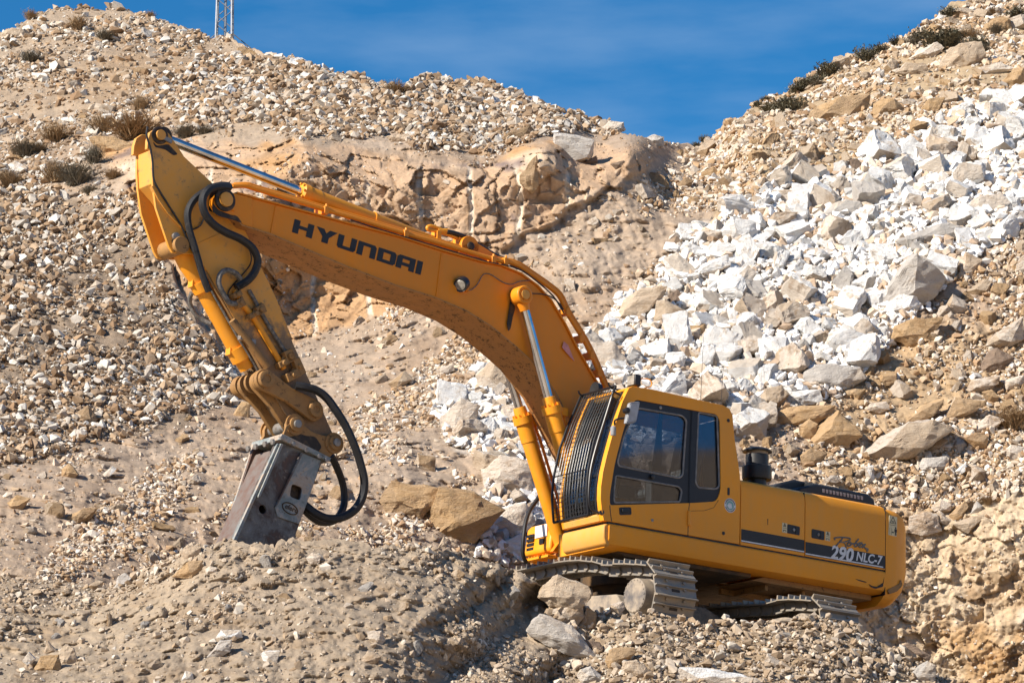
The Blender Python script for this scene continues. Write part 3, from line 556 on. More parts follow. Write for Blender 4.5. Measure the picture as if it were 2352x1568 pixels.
def rough_rock(bm, size, cuts, amp, seed):
    bmesh.ops.triangulate(bm, faces=bm.faces); bm.normal_update(); rr = random.Random(seed+5); dirs_ = [Vector((rr.gauss(0, 1), rr.gauss(0, 1), rr.gauss(-.2, .8))).normalized() for _ in range(2)]
    for f in bm.faces: f.material_index = 1 if any(f.normal.dot(d) > .72 for d in dirs_) else 0          # stained joint faces
    bmesh.ops.subdivide_edges(bm, edges=bm.edges[:], cuts=cuts, use_grid_fill=True); bmesh.ops.triangulate(bm, faces=bm.faces)
    bm.normal_update(); co = np.array([v.co[:] for v in bm.verts])/size; nn = np.array([v.normal[:] for v in bm.verts])
    q = np.stack([co[:, 0]*2.2+co[:, 1], co[:, 1]*2.0-co[:, 2]*.6, co[:, 2]*4.2+co[:, 0]*.5], -1)+seed*2.7; b = fbm(q, 3, seed+5)*4; st = np.floor(b)+sstep(.6, 1., b-np.floor(b))
    d = (fbm(co*2.6+seed*3.1, 4, seed)*.34+st*.26+fbm(co*6+seed, 3, seed+9, ridged=True)*.30+fbm(co*15+seed, 2, seed+19)*.22)*amp*size; co = co*size+nn*d[:, None]+np.stack([vnoise(co*9+k*31+seed, seed+k) for k in range(3)], -1)*amp*.35*size
    for v, c in zip(bm.verts, co): v.co = c
def finish_rock(bm, name, mat):
    bmesh.ops.recalc_face_normals(bm, faces=bm.faces); me = bpy.data.meshes.new(name); bm.to_mesh(me); bm.free(); me.materials.append(M[mat]); me.materials.append(M[JOINT[mat]]); me.polygons.foreach_set('use_smooth', [True]*len(me.polygons)); me.set_sharp_from_angle(angle=math.radians(20)); return me
def hull(bm):
    h = bmesh.ops.convex_hull(bm, input=bm.verts); bmesh.ops.delete(bm, geom=list({g for g in h['geom_interior']+h['geom_unused'] if isinstance(g, bmesh.types.BMVert)}), context='VERTS')
def base_rock(seed, mat, name):
    r = random.Random(seed); bm = bmesh.new(); bmesh.ops.create_cube(bm, size=1.0)
    bmesh.ops.scale(bm, vec=(1, r.uniform(.6, .95), r.uniform(.42, .72)), verts=bm.verts)
    for k in range(r.randint(9, 14)):
        n = Vector((r.gauss(0, 1), r.gauss(0, 1), r.gauss(0, 1))).normalized(); ext = max(n.dot(v.co) for v in bm.verts)
        g = bmesh.ops.bisect_plane(bm, geom=bm.verts[:]+bm.edges[:]+bm.faces[:], plane_co=n*ext*r.uniform(.60, .86), plane_no=n, clear_outer=True); e = [x for x in g['geom_cut'] if isinstance(x, bmesh.types.BMEdge)]
        if e: bmesh.ops.contextual_create(bm, geom=e)
    bmesh.ops.delete(bm, geom=bm.edges[:]+bm.faces[:], context='EDGES_FACES'); hull(bm); rough_rock(bm, 1.0, 6, .065, seed); return finish_rock(bm, name, mat)
HC = {'H8': (0, 0, 2.138), 'H1': (2600, 0, 1.568), 'H2': (2300, 700, 1.568), 'H3': (3200, 1000, 1.568), 'H4': (0, 1900, 1.12), 'H5': (1100, 200, 1.47), 'H6': (3000, 1900, 1.887), 'H7': (0, 700, 1.045)}; CRP.update(HC)
MATC = {'w': 'white_marble', 'p': 'cream_rock', 't': 'tan_rock', 'o': 'ochre_rock', 'g': 'grey_rock', 'd': 'dark_rock'}
HERO_UV = []
def hero(sheet, crop, poly, colr, label, group, name='boulder', thick=.75, ridge=None, push=.0):
    """a rock whose outline was measured in the photograph, given its own distance, size and thickness"""
    uv = np.array([pix(crop, *p) for p in poly]); c = uv.mean(0); P0 = sheet.at(np.array([c[0]]), np.array([min(c[1]+.15*np.ptp(uv[:, 1]), sheet.vbot)]))[0]; d = np.linalg.norm(P0); D = P0@CF-push; seed = int(c[0]*7+c[1]*13) % 100000; r = random.Random(seed)
    k = D/FOC; pts = [(CRT*(u-c[0])-CU*(v-c[1]))*k for u, v in uv]; w_ = np.ptp(uv[:, 0])*k; h_ = np.ptp(uv[:, 1])*k; th = thick*min(w_, h_)*.62+.12*max(w_, h_)
    bm = bmesh.new(); vs = []
    for p in pts:
        for f_ in (-.30, .35): vs.append(p*(1-abs(f_)*.10)+CF*th*(f_+r.uniform(-.12, .12)))
    if ridge is None: ridge_pts = [np.array([c[0]+(-.14+r.uniform(-.12, .12))*np.ptp(uv[:, 0]), c[1]+(.02+r.uniform(-.16, .14))*np.ptp(uv[:, 1])]), np.array([c[0]+(.10+r.uniform(-.1, .1))*np.ptp(uv[:, 0]), c[1]+r.uniform(-.05, .2)*np.ptp(uv[:, 1])])]
    else: ridge_pts = [np.array(pix(crop, *q)) for q in ridge]
    for q in ridge_pts: vs.append((CRT*(q[0]-c[0])-CU*(q[1]-c[1]))*k-CF*th*.62)
    vs.append(CF*th*.8-CU*h_*.2)
    zmin = min(v[2] for v in vs); base = np.array([0, 0, zmin])
    for v in vs: bm.verts.new(v-base)
    D -= th*.22; hull(bm); sz = max(w_, h_); rough_rock(bm, sz, 9 if sz*FOC/D > 60 else 5, .042, seed % 977); o = bpy.data.objects.new(name, finish_rock(bm, name, MATC[colr])); COL.objects.link(o); o.location = CF*D+CRT*(c[0]-1176)/FOC*D-CU*(c[1]-784)/FOC*D+base
    tag(o, label, 'rock', group); HERO_UV.append((c[0], c[1], max(np.ptp(uv[:, 0]), np.ptp(uv[:, 1]))*.5, label, sheet)); return o
GW, GR, GF = 'blocks of the white marble pile', 'boulders on the right hill', 'rocks in the dirt mound'
GS, GT = 'rocks on the slope behind the excavator', 'rocks along the quarry rim'
WHITE = [
 ('H2', [(1140,350),(1255,235),(1400,230),(1380,265),(1230,395),(1150,385)], 'p', 'tilted ochre-faced slab near the pile\'s upper end'),
 ('H2', [(1235,95),(1430,90),(1395,200),(1300,225),(1230,210)], 'p', 'square cream-faced block at the pile\'s top edge'),
 ('H2', [(1535,265),(1610,180),(1700,150),(1790,170),(1808,215),(1790,270),(1680,325),(1540,305)], 'g', 'wide grey-brown slab high in the white pile'),
 ('H2', [(920,340),(985,255),(1130,290),(1150,360),(1110,480),(1030,490),(935,460)], 'w', 'tall white block under the tilted slab'),
 ('H2', [(655,460),(690,415),(790,450),(835,530),(740,570),(665,490)], 'w', 'bright white block on the pile\'s left shoulder'),
 ('H2', [(760,390),(790,345),(920,350),(935,380),(860,490),(770,425)], 'p', 'brown-sided block on the pile\'s left shoulder'),
 ('H2', [(550,520),(640,480),(665,580),(830,650),(800,690),(580,695)], 'w', 'broad white block above the long tan slab'),
 ('H2', [(780,600),(840,540),(960,500),(975,560),(870,635),(790,620)], 'w', 'flat-topped white block near the pile\'s middle'),
 ('H2', [(835,660),(960,610),(1090,560),(1140,610),(1140,690),(1080,750),(960,720),(840,690)], 'w', 'largest white block in the pile\'s middle'),
 ('H2', [(235,960),(300,790),(420,705),(580,695),(560,760),(400,830),(330,960),(270,1010)], 't', 'long tan slab at the pile\'s left end'),
 ('H2', [(475,940),(510,780),(560,770),(600,830),(720,860),(775,920),(680,940),(590,1000)], 'p', 'cream split block beside the long tan slab'),
 ('H2', [(555,770),(640,720),(720,790),(700,840),(600,850)], 'd', 'dark brown chunk on the cream split block'),
 ('H2', [(600,1000),(640,955),(820,930),(825,1010),(730,1050),(610,1040)], 'o', 'banded ochre block low in the white pile'),
 ('H2', [(830,960),(880,870),(960,900),(1010,960),(1000,995),(840,1000)], 'g', 'pale grey wedge right of the banded block'),
 ('H2', [(1430,1240),(1520,1190),(1790,1200),(1830,1270),(1760,1300),(1700,1375),(1530,1340),(1440,1300)], 'g', 'ribbed grey block at the pile\'s lower right'),
 ('H2', [(1330,1360),(1540,1340),(1560,1430),(1400,1450),(1310,1420)], 'w', 'white block under the ribbed grey block'),
 ('H2', [(1140,1440),(1190,1340),(1290,1315),(1340,1370),(1280,1470),(1210,1485)], 't', 'tan egg-shaped rock above the cab roof'),
 ('H2', [(1210,1540),(1320,1450),(1640,1440),(1620,1500),(1500,1568),(1250,1568)], 'o', 'flat brown slab behind the cab\'s rear corner'),
 ('H2', [(75,1050),(240,1045),(330,1160),(325,1240),(200,1275),(150,1250)], 'p', 'big stained block right behind the boom'),
 ('H2', [(540,1270),(570,1115),(680,1100),(700,1140),(660,1270)], 'w', 'upright white slab above the cab roof'),
 ('H2', [(545,1350),(590,1280),(730,1275),(770,1290),(680,1375),(580,1365)], 'g', 'grey rock just above the cab\'s front lamp'),
 ('H1', [(1430,1000),(1500,930),(1640,855),(1730,920),(1735,1000),(1570,1035),(1450,1030)], 'w', 'large white wedge at the pile\'s top'),
 ('H1', [(1785,735),(1825,690),(1870,800),(1860,820),(1800,800)], 'w', 'upright white shard at the pile\'s top'),
 ('H1', [(1250,1000),(1300,995),(1360,1060),(1330,1120),(1260,1110)], 'd', 'dark-faced rock at the pile\'s top edge'),
 ('H1', [(1000,1170),(1040,1130),(1120,1200),(1170,1250),(1110,1270),(1010,1210)], 'w', 'white block with one shaded brown side'),
 ('H1', [(2050,680),(2100,645),(2160,680),(2150,720),(2070,730)], 'w', 'lone white block at the pile\'s upper right'),
 ('H1', [(1940,1330),(2060,1230),(2210,1205),(2250,1270),(2150,1390),(2000,1370)], 'w', 'broad white block left of the frame edge'),
 ('H1', [(1540,1520),(1680,1460),(1880,1390),(1970,1430),(1900,1500),(1640,1560)], 'g', 'long grey-white block above the pointed boulder'),
 ('H3', [(465,440),(540,230),(640,90),(720,10),(920,180),(860,290),(700,330),(560,440)], 'g', 'huge pointed grey boulder in the white pile', [(715,25),(705,250)]),
 ('H3', [(540,340),(620,280),(720,265),(760,340),(690,420),(560,440),(500,440)], 'w', 'round white block leaning on the pointed boulder'),
 ('H3', [(990,80),(1040,10),(1150,60),(1080,190),(1000,180)], 'p', 'pinkish block right of the pointed boulder'),
 ('H3', [(590,480),(720,430),(900,420),(830,580),(720,630),(570,560)], 'o', 'brown wedge jutting from the pile\'s right foot'),
 ('H3', [(130,640),(200,500),(300,490),(440,540),(330,600),(200,680)], 'w', 'white and tan block left of the brown wedge'),
 ('H3', [(420,640),(425,540),(515,525),(505,620)], 'w', 'small cube-shaped white block by the brown wedge'),
 ('F', [(1010,960),(1060,915),(1100,930),(1090,990),(1045,1015),(1015,990)], 'p', 'pale block left of the boom cylinders'),
 ('F', [(1090,860),(1150,812),(1200,830),(1190,920),(1110,930)], 'p', 'pink-stained block under the boom\'s bend'),
 ('F', [(1105,1080),(1150,1045),(1220,1060),(1225,1130),(1150,1140),(1115,1120)], 'p', 'stained white block left of the front cylinder'),
 ('F', [(1100,1215),(1150,1165),(1210,1150),(1230,1200),(1190,1240)], 'w', 'white block left of the black hose'),
 ('F', [(1120,1275),(1160,1240),(1200,1222),(1230,1250),(1220,1292)], 'w', 'lowest white block beside the storage box'),
 ('F', [(1190,900),(1230,890),(1262,950),(1235,1005),(1195,980)], 'w', 'white block between the two boom cylinders'),
 ('F', [(1150,930),(1195,925),(1200,985),(1150,1000)], 'p', 'small pale block touching the far cylinder'),
]
for it in WHITE: hero(HILL, it[0], it[1], it[2], it[3], GW, 'white_rock', ridge=it[4] if len(it) > 4 else None)
SLOPE = [
 ('H3', [(40,1240),(110,1110),(240,1000),(340,1080),(390,1160),(230,1270)], 'o', 'big olive-tan boulder above the engine hood'),
 ('H3', [(320,1330),(500,1190),(680,1080),(830,1060),(960,1110),(800,1220),(720,1290),(560,1330)], 'p', 'longest flat cream slab right of the hood'),
 ('H3', [(640,1090),(760,980),(900,930),(900,970),(760,1080)], 'o', 'thin reddish slab above the long cream slab'),
 ('H3', [(900,1060),(970,920),(1160,940),(1170,970),(1000,1060)], 't', 'tan block right of the reddish slab'),
 ('H3', [(1010,910),(1090,810),(1250,790),(1240,840),(1050,920)], 'p', 'tilted cream slab with dark shadowed underside'),
 ('H3', [(1140,890),(1200,870),(1250,920),(1240,945),(1180,960)], 'o', 'small orange block under the tilted slab'),
 ('H3', [(1160,600),(1220,530),(1300,480),(1405,410),(1405,560),(1250,640)], 'p', 'great pale slab at the frame\'s right edge'),
 ('H3', [(1100,780),(1180,640),(1230,610),(1340,670),(1330,720),(1240,775)], 'd', 'dark brown block below the great pale slab'),
 ('H3', [(1270,820),(1405,780),(1405,850),(1290,880)], 'p', 'pale ledge rock at the right frame edge'),
 ('H3', [(720,1400),(770,1310),(920,1290),(940,1350),(850,1390)], 'g', 'grey block on top of the ochre face'),
 ('H3', [(960,1390),(1040,1330),(1050,1370),(1000,1410)], 'w', 'small bluish-white wedge on the ochre face'),
 ('H3', [(1280,1260),(1320,1220),(1405,1230),(1405,1320),(1300,1350)], 'w', 'white block at the ochre face\'s right edge'),
 ('H3', [(1040,1150),(1190,1030),(1290,1060),(1200,1150)], 'p', 'cream slab beside the dry bush at right'),
 ('H3', [(785,1250),(860,1170),(930,1190),(920,1220),(830,1270)], 't', 'striped tan block beside the long cream slab'),
 ('H3', [(1030,1180),(1100,1140),(1180,1160),(1170,1240),(1080,1250)], 'o', 'layered ochre block above the ochre face'),
 ('H3', [(0,1290),(60,1245),(170,1270),(140,1330),(20,1380)], 'o', 'orange slab touching the air cleaner'),
 ('H3', [(0,1100),(60,1060),(110,1090),(100,1190),(0,1195)], 'o', 'ochre cube left of the olive-tan boulder'),
 ('H3', [(410,1000),(440,960),(540,950),(565,1000),(500,1025)], 'p', 'cream rock in the middle of the rubble'),
 ('H3', [(1040,260),(1160,180),(1200,200),(1180,270),(1090,290)], 't', 'tan rock at the pile\'s far right end'),
 ('H3', [(410,1360),(460,1345),(470,1440),(440,1465),(415,1440)], 'w', 'upright white chip above the hood cover'),
 ('H1', [(1000,720),(1040,670),(1200,610),(1380,590),(1390,740),(1280,770),(1020,770)], 'o', 'largest ochre outcrop on the right hill'),
 ('H1', [(1395,650),(1460,622),(1530,620),(1610,700),(1560,760),(1400,760)], 'o', 'ochre boulder split from the largest outcrop'),
 ('H1', [(1810,420),(1870,310),(1990,260),(2080,260),(2110,350),(2060,440),(1920,470),(1820,450)], 't', 'big cracked tan boulder high on the hill'),
 ('H1', [(1610,380),(1700,310),(1800,260),(1850,300),(1760,380),(1660,390)], 'p', 'sloping pale slab left of the cracked boulder'),
 ('H1', [(1440,450),(1520,360),(1555,390),(1540,440),(1490,480)], 't', 'standing tan slab high on the right hill'),
 ('H1', [(1530,460),(1600,400),(1720,400),(1760,470),(1640,480)], 'p', 'peach block below the sloping pale slab'),
 ('H1', [(2040,430),(2180,395),(2300,430),(2200,470),(2060,480)], 'g', 'flat grey block right of the cracked boulder'),
 ('H1', [(2200,520),(2280,430),(2346,420),(2346,560),(2260,590)], 'o', 'ochre boulder at the upper right frame edge'),
 ('H1', [(1490,510),(1590,480),(1610,500),(1560,520)], 'd', 'small slate-dark rock on the right hill'),
 ('H1', [(1665,720),(1750,620),(1850,610),(1830,680),(1720,740)], 'o', 'ochre block above the upright white shard'),
 ('H1', [(1390,530),(1430,480),(1470,500),(1450,550)], 'w', 'white rock left of the slate-dark rock'),
 ('H1', [(130,1190),(220,1115),(280,1130),(260,1170),(170,1200)], 'o', 'brown slab at the right hill\'s left foot'),
 ('H1', [(320,1080),(400,1045),(440,1090),(430,1110),(330,1120)], 'o', 'brown block at the right hill\'s left foot'),
 ('H1', [(600,1170),(720,1105),(720,1160),(640,1200)], 't', 'tan block against the pile\'s top left end'),
 ('H1', [(450,1050),(600,990),(620,1010),(480,1060)], 'o', 'thin brown plank-like rock on the right hill'),
 ('H1', [(240,1090),(270,1030),(310,1060),(290,1110)], 'p', 'pale upright rock at the right hill\'s foot'),
 ('H1', [(1240,930),(1260,900),(1350,905),(1360,950),(1260,955)], 't', 'tan rock below the largest ochre outcrop'),
 ('H1', [(1780,130),(1810,95),(1860,100),(1850,130)], 'w', 'white boulder on the right skyline'),
 ('H5', [(1920,460),(1970,415),(2050,425),(2062,470),(2000,500),(1940,490)], 'g', 'grey boulder on the skyline dip'),
 ('H5', [(2150,530),(2230,500),(2290,510),(2285,570),(2200,565)], 'g', 'brown-grey boulder lowest on the skyline'),
 ('H5', [(1330,520),(1420,475),(1500,445),(1530,470),(1420,560),(1350,570)], 'o', 'tilted brown slab on the quarry rim'),
 ('H5', [(650,510),(780,490),(820,520),(800,550),(690,545)], 'p', 'flat cream block on the quarry rim'),
 ('H5', [(860,545),(910,490),(965,530),(950,560)], 'w', 'bluish-white block on the quarry rim'),
 ('H5', [(1620,680),(1640,490),(1780,500),(1880,530),(1860,640),(1700,680)], 'g', 'big square grey block set in the wall top', [(1650,510),(1830,640)]),
 ('H5', [(1440,740),(1490,670),(1540,615),(1555,800),(1510,850),(1440,790)], 'o', 'tall brown block standing against the wall'),
 ('H5', [(1705,390),(1730,340),(1765,360),(1760,410),(1720,410)], 'p', 'pale pointed rock on the left skyline'),
 ('H5', [(1820,660),(1890,620),(1900,665),(1840,680)], 'd', 'dark slate slab on the wall ledge'),
 ('H5', [(1970,670),(2050,650),(2060,690),(2000,700)], 'd', 'dark and white slab on the wall ledge'),
 ('H5', [(400,400),(460,385),(520,420),(500,450),(420,440)], 'o', 'brown rock in the rubble heap'),
 ('H5', [(430,270),(470,245),(490,270),(470,310),(430,300)], 'p', 'pale rock near the top of the rubble heap'),
 ('F', [(870,1150),(900,1105),(1010,1120),(1000,1160),(970,1190),(890,1190)], 'o', 'yellow ochre block behind the dirt mound'),
 ('F', [(980,1190),(1010,1120),(1090,1130),(1160,1170),(1090,1250),(985,1240)], 'o', 'biggest pitted brown block behind the dirt mound'),
 ('F', [(945,1080),(960,1040),(1000,1050),(1000,1085)], 't', 'tan block left of the pale block'),
 ('F', [(890,880),(930,850),(950,870),(910,900)], 't', 'tan stone on the sandy slope'),
 ('F', [(1000,850),(1040,835),(1045,850),(1010,870)], 'p', 'flat pinkish stone on the sandy slope'),
 ('H7', [(320,990),(370,960),(410,1020),(380,1060),(330,1040)], 't', 'tan rock at the grey scree\'s foot'),
 ('H7', [(30,1370),(70,1335),(130,1350),(90,1410),(50,1405)], 'o', 'brown rock at the far left edge'),
 ('H7', [(255,1230),(290,1200),(330,1250),(300,1275),(260,1260)], 'o', 'orange rock on the left slope'),
 ('H7', [(270,1440),(350,1390),(410,1390),(380,1440),(300,1465)], 'o', 'flat orange slab low on the left slope'),
 ('H7', [(970,1010),(1010,945),(1045,950),(1045,1020),(990,1030)], 'o', 'brown block behind the arm\'s linkage'),
 ('H7', [(400,1275),(470,1215),(490,1225),(420,1280)], 'w', 'white slab low on the left slope'),
 ('H7', [(115,640),(130,600),(175,610),(170,640)], 'p', 'pale rock in the grey scree'),
 ('H6', [(1180,430),(1200,310),(1310,275),(1415,285),(1450,420),(1300,455)], 'p', 'wide cream slab right of the counterweight'),
 ('H6', [(1410,280),(1430,265),(1530,350),(1490,380),(1420,350)], 'p', 'thin cream slab leaning on the wide one'),
 ('H6', [(1530,370),(1700,305),(1760,320),(1700,380),(1640,440)], 't', 'long tan block on the ochre face'),
 ('H6', [(1500,300),(1620,190),(1650,230),(1600,320),(1530,340)], 'o', 'brown slab tilted above the long tan block'),
 ('H6', [(1365,240),(1440,170),(1525,220),(1510,270),(1390,275)], 'p', 'white-topped rock above the wide cream slab'),
 ('H6', [(1660,290),(1710,190),(1755,230),(1740,290)], 'g', 'grey upright rock on the ochre face'),
]
SLOPE += [('H8', [(0,290),(110,240),(190,250),(235,290),(180,330),(0,365)], 't', 'long tan boulder below the far left skyline'),
 ('H8', [(955,665),(1000,620),(1100,600),(1115,640),(1000,675)], 't', 'flat tan slab on the hill\'s brown bank'), ('H8', [(1120,590),(1180,575),(1270,590),(1250,640),(1150,640)], 't', 'square tan block on the hill\'s brown bank'),
 ('H8', [(1690,950),(1740,910),(1860,930),(1890,990),(1800,1030),(1720,1010)], 'p', 'large striped pale rock above the arm cylinder'), ('H8', [(1700,850),(1730,815),(1860,900),(1840,930),(1760,890)], 'o', 'long brown rock above the large striped rock'),
 ('H8', [(1950,1000),(2000,955),(2080,970),(2040,1020)], 'p', 'rounded pale rock right of the striped rock'), ('H8', [(480,790),(500,760),(550,790),(530,825)], 'w', 'white rock below the hill\'s left peak'),
 ('H8', [(1570,650),(1600,590),(1660,640),(1630,680)], 'w', 'white rock at the rubble heap\'s left end'), ('H8', [(1900,660),(1940,610),(1980,650),(1960,690)], 'o', 'ochre rock in the rubble heap\'s left part'),
 ('H8', [(70,1410),(130,1370),(250,1450),(200,1510),(110,1480)], 'w', 'white boulder among the left shrubs'), ('H8', [(60,1350),(100,1320),(250,1350),(200,1380)], 'o', 'thin brown slab among the left shrubs'),
 ('H8', [(760,1185),(800,1160),(960,1170),(1160,1230),(1150,1370),(950,1350),(800,1250)], 'o', 'smooth ochre outcrop left of the arm\'s top')]
for it in SLOPE: hero(HILL, it[0], it[1], it[2], it[3], GT if it[0] in ('H5', 'H8') else GR if it[0] in ('H1', 'H3', 'H6') else GS, 'boulder', ridge=it[4] if len(it) > 4 else None)
FORE = [
 ('H4', [(800,345),(840,310),(905,320),(890,370),(830,380)], 't', 'upper rock of the pair left of the breaker'),
 ('H4', [(770,455),(840,385),(910,380),(915,430),(860,460)], 'o', 'lower brown rock of the pair by the breaker'),
 ('H4', [(920,420),(940,405),(975,415),(970,445),(925,445)], 'p', 'small block in the pair\'s shadow'),
 ('H4', [(505,515),(530,450),(560,435),(590,460),(540,520)], 'g', 'grey rock at the mound\'s left side'),
 ('H4', [(960,730),(990,690),(1080,695),(1090,725),(1020,750)], 'w', 'flat white rock on the dirt mound'),
 ('H4', [(920,820),(985,740),(1040,735),(1035,790),(950,830)], 'g', 'bluish-grey rock below the flat white rock'),
 ('H4', [(1165,800),(1180,785),(1255,785),(1240,845),(1190,850)], 'w', 'pale square rock low on the dirt mound'),
 ('H4', [(145,880),(180,810),(265,800),(275,870),(200,885)], 'o', 'brown rock in the bottom left cluster'),
 ('H4', [(260,790),(290,755),(330,770),(350,830),(300,875),(270,860)], 'p', 'upright pale rock in the bottom left cluster'),
 ('H4', [(195,800),(215,740),(260,790)], 't', 'pointed tan rock in the bottom left cluster'),
 ('H4', [(100,830),(130,790),(160,820),(130,860)], 'w', 'small white rock in the bottom left cluster'),
 ('H4', [(390,500),(430,470),(465,475),(455,510),(400,515)], 't', 'tan rock where slope and mound meet'),
 ('H4', [(1640,700),(1710,695),(1725,740),(1700,775),(1650,730)], 'p', 'flat tan chip at the mound\'s right'),
 ('H4', [(2020,440),(2050,415),(2085,440),(2070,475),(2040,470)], 't', 'tan rock near the mound\'s right crest'),
 ('H4', [(810,920),(830,875),(860,880),(870,920)], 'w', 'pale rock at the bottom frame edge'),
 ('H4', [(1370,370),(1400,345),(1440,360),(1430,395),(1390,400)], 'p', 'pale rock right below the breaker'),
 ('H4', [(1610,840),(1650,780),(1710,810),(1680,850)], 't', 'dusty rock low at the mound\'s right'),
 ('H4', [(1960,325),(1990,270),(2005,300),(1995,330)], 't', 'pointed rock on the mound\'s crest'),
 ('G', [(420,720),(470,620),(560,540),(600,525),(680,560),(870,620),(900,690),(850,790),(700,820),(520,790)], 't', 'big layered tan boulder against the front track'),
 ('G', [(535,830),(640,770),(740,740),(820,790),(830,880),(780,960),(650,960),(560,900)], 'p', 'cracked pale boulder under the layered boulder'),
 ('G', [(330,1010),(370,930),(440,880),(720,960),(940,1200),(930,1260),(870,1260),(600,1170),(370,1050)], 'g', 'long grey-tan slab sloping from the mound'),
 ('G', [(790,960),(850,800),(935,850),(930,980),(870,1030)], 't', 'tan rock right of the cracked boulder'),
 ('G', [(1040,830),(1050,780),(1160,755),(1175,820),(1130,870)], 'p', 'small cream block left of the drive wheel'),
 ('G', [(820,1080),(960,1100),(990,1150),(990,1250),(950,1250)], 'd', 'dark slab behind the long grey-tan slab'),
 ('G', [(1000,1260),(1060,1160),(1260,1150),(1280,1190),(1190,1260),(1080,1330),(1030,1340)], 'o', 'sunlit ochre rock in the dark hollow'),
 ('G', [(1270,1180),(1300,1130),(1350,1190),(1330,1220)], 't', 'small rock right of the sunlit ochre rock'),
 ('G', [(1140,1330),(1170,1270),(1280,1260),(1340,1300),(1400,1380),(1300,1440)], 't', 'dusty round boulder below the dark hollow'),
 ('G', [(760,1390),(800,1340),(880,1310),(990,1400),(1020,1456),(800,1456)], 'g', 'pointed grey rock at the bottom edge'),
 ('G', [(1600,1430),(1640,1330),(1900,1340),(2180,1390),(2330,1440),(2250,1490),(1620,1490)], 'w', 'long white slab at the bottom edge'),
 ('G', [(1690,1150),(1730,1120),(1800,1160),(1780,1200),(1720,1190)], 't', 'dusty rock below the rear track'),
 ('G', [(1400,1020),(1440,970),(1485,1000),(1470,1050)], 't', 'tan rock in front of the front track'),
 ('G', [(1950,1140),(1970,1080),(2040,1140),(2030,1150)], 'o', 'brown angular rock before the rear track'),
 ('G', [(520,1190),(700,1200),(830,1270),(870,1310),(750,1350),(560,1260)], 't', 'shaded slab under the long grey-tan slab'),
 ('H6', [(1190,1540),(1230,1480),(1270,1440),(1340,1395),(1400,1430),(1400,1568),(1200,1568)], 'g', 'rounded grey boulder at the bottom right'),
 ('H6', [(1155,1280),(1190,1260),(1370,1360),(1350,1400),(1260,1350)], 'd', 'dark half-buried slab at the bottom right'),
 ('H6', [(100,1430),(130,1340),(240,1410),(220,1480)], 'p', 'pale rock below the rear track'),
 ('H6', [(330,1350),(520,1395),(510,1415),(380,1400)], 't', 'flat tan slab below the rear track'),
]
for it in FORE: hero(MOUND, it[0], it[1], it[2], it[3], GF, 'boulder' if it[2] != 'w' else 'white_rock')
# the other rocks one can tell apart: copies of a few base shapes, placed in the gaps
def autos(sheet, poly, n, smin, smax, mats, seed, name, group, word, embed=.12, reject=.82, power=2.0):
    r = random.Random(seed); protos = [(m, base_rock(seed*100+k*7+len(m), MATC[m], name)) for k, m in enumerate(mats)]; pl = np.array(poly); lo, hi = np.maximum(pl.min(0), [-15, -10]), np.minimum(pl.max(0), [2365, 1572])
    land = [h for h in HERO_UV if h[4] is sheet and h[2] > 22]; taken = [(h[0], h[1], h[2]) for h in HERO_UV if h[4] is sheet]; out = []; tries = 0
    szs = sorted((min(smin*(1-r.random()*(1-(smin/smax)**power))**(-1/power), smax) for _ in range(n)), reverse=True)
    for s_ in szs:
        for _ in range(60):
            u, v = r.uniform(lo[0], hi[0]), r.uniform(lo[1], hi[1])
            if not inpoly(np.array([u]), np.array([v]), poly)[0] or v < sheet.top(u)+s_*.2: continue
            if 1400 < u < 2080 and 900+(u-1400)*.42 < v < 1300+(u-1400)*.13 and sheet is HILL: continue       # behind the machine's body
            if all((u-a)**2+(v-b)**2 > (reject*(c+s_*.5))**2 for a, b, c in taken): break
        else: continue
        taken.append((u, v, s_*.5)); P = sheet.at(np.array([u]), np.array([v]))[0]; N = sheet.at(np.array([u]), np.array([v]), 'N')[0]; N /= np.linalg.norm(N); sc_ = s_*np.linalg.norm(P)/FOC; m, me = r.choice(protos)
        o = bpy.data.objects.new(name, me); COL.objects.link(o); up = Vector(N+np.array([r.gauss(0, .35) for _ in range(3)])).normalized(); q = up.to_track_quat('Z', 'Y').to_matrix().to_4x4() @ Matrix.Rotation(r.uniform(0, 6.28), 4, 'Z') @ Matrix.Rotation(r.gauss(0, .5), 4, 'X')
        o.matrix_world = Matrix.Translation(Vector(P+N*sc_*embed)) @ q @ Matrix.Diagonal((sc_*r.uniform(.9, 1.25), sc_*r.uniform(.85, 1.15), sc_*r.uniform(.85, 1.2), 1))
        out.append((o, u, v, s_, m))
    cnt = {}
    dirs = ['right of', 'below right of', 'below', 'below left of', 'left of', 'above left of', 'above', 'above right of']
    for o, u, v, s_, m in out:
        h = min(land, key=lambda h: (h[0]-u)**2+(h[1]-v)**2); a = int(round(math.degrees(math.atan2(v-h[1], u-h[0]))/45)) % 8; cnt.setdefault((h[3], a), []).append(((h[0]-u)**2+(h[1]-v)**2, o, m))
    rank = ['nearest', 'second', 'third', 'fourth', 'fifth', 'sixth', 'seventh', 'eighth', 'ninth', 'tenth', 'eleventh', 'twelfth', 'thirteenth', 'fourteenth']
    for (lb, a), L in cnt.items():
        for k, (_, o, m) in enumerate(sorted(L, key=lambda x: x[0])): tag(o, '%s %s %s the %s' % (rank[min(k, 13)], word, dirs[a], lb), 'rock', group)
autos(HILL, PILE, 262, 34, 92, 'wwwwwwwwwwppgw', 21, 'white_rock', GW, 'pale block', .30, .44, 1.5)
autos(HILL, RH, 80, 20, 62, 'ttooptt', 22, 'tan_rock', GR, 'tan rock', .10, .8)
autos(HILL, RL, 75, 18, 60, 'tooptp', 23, 'tan_rock', GR, 'brown rock', .10, .75)
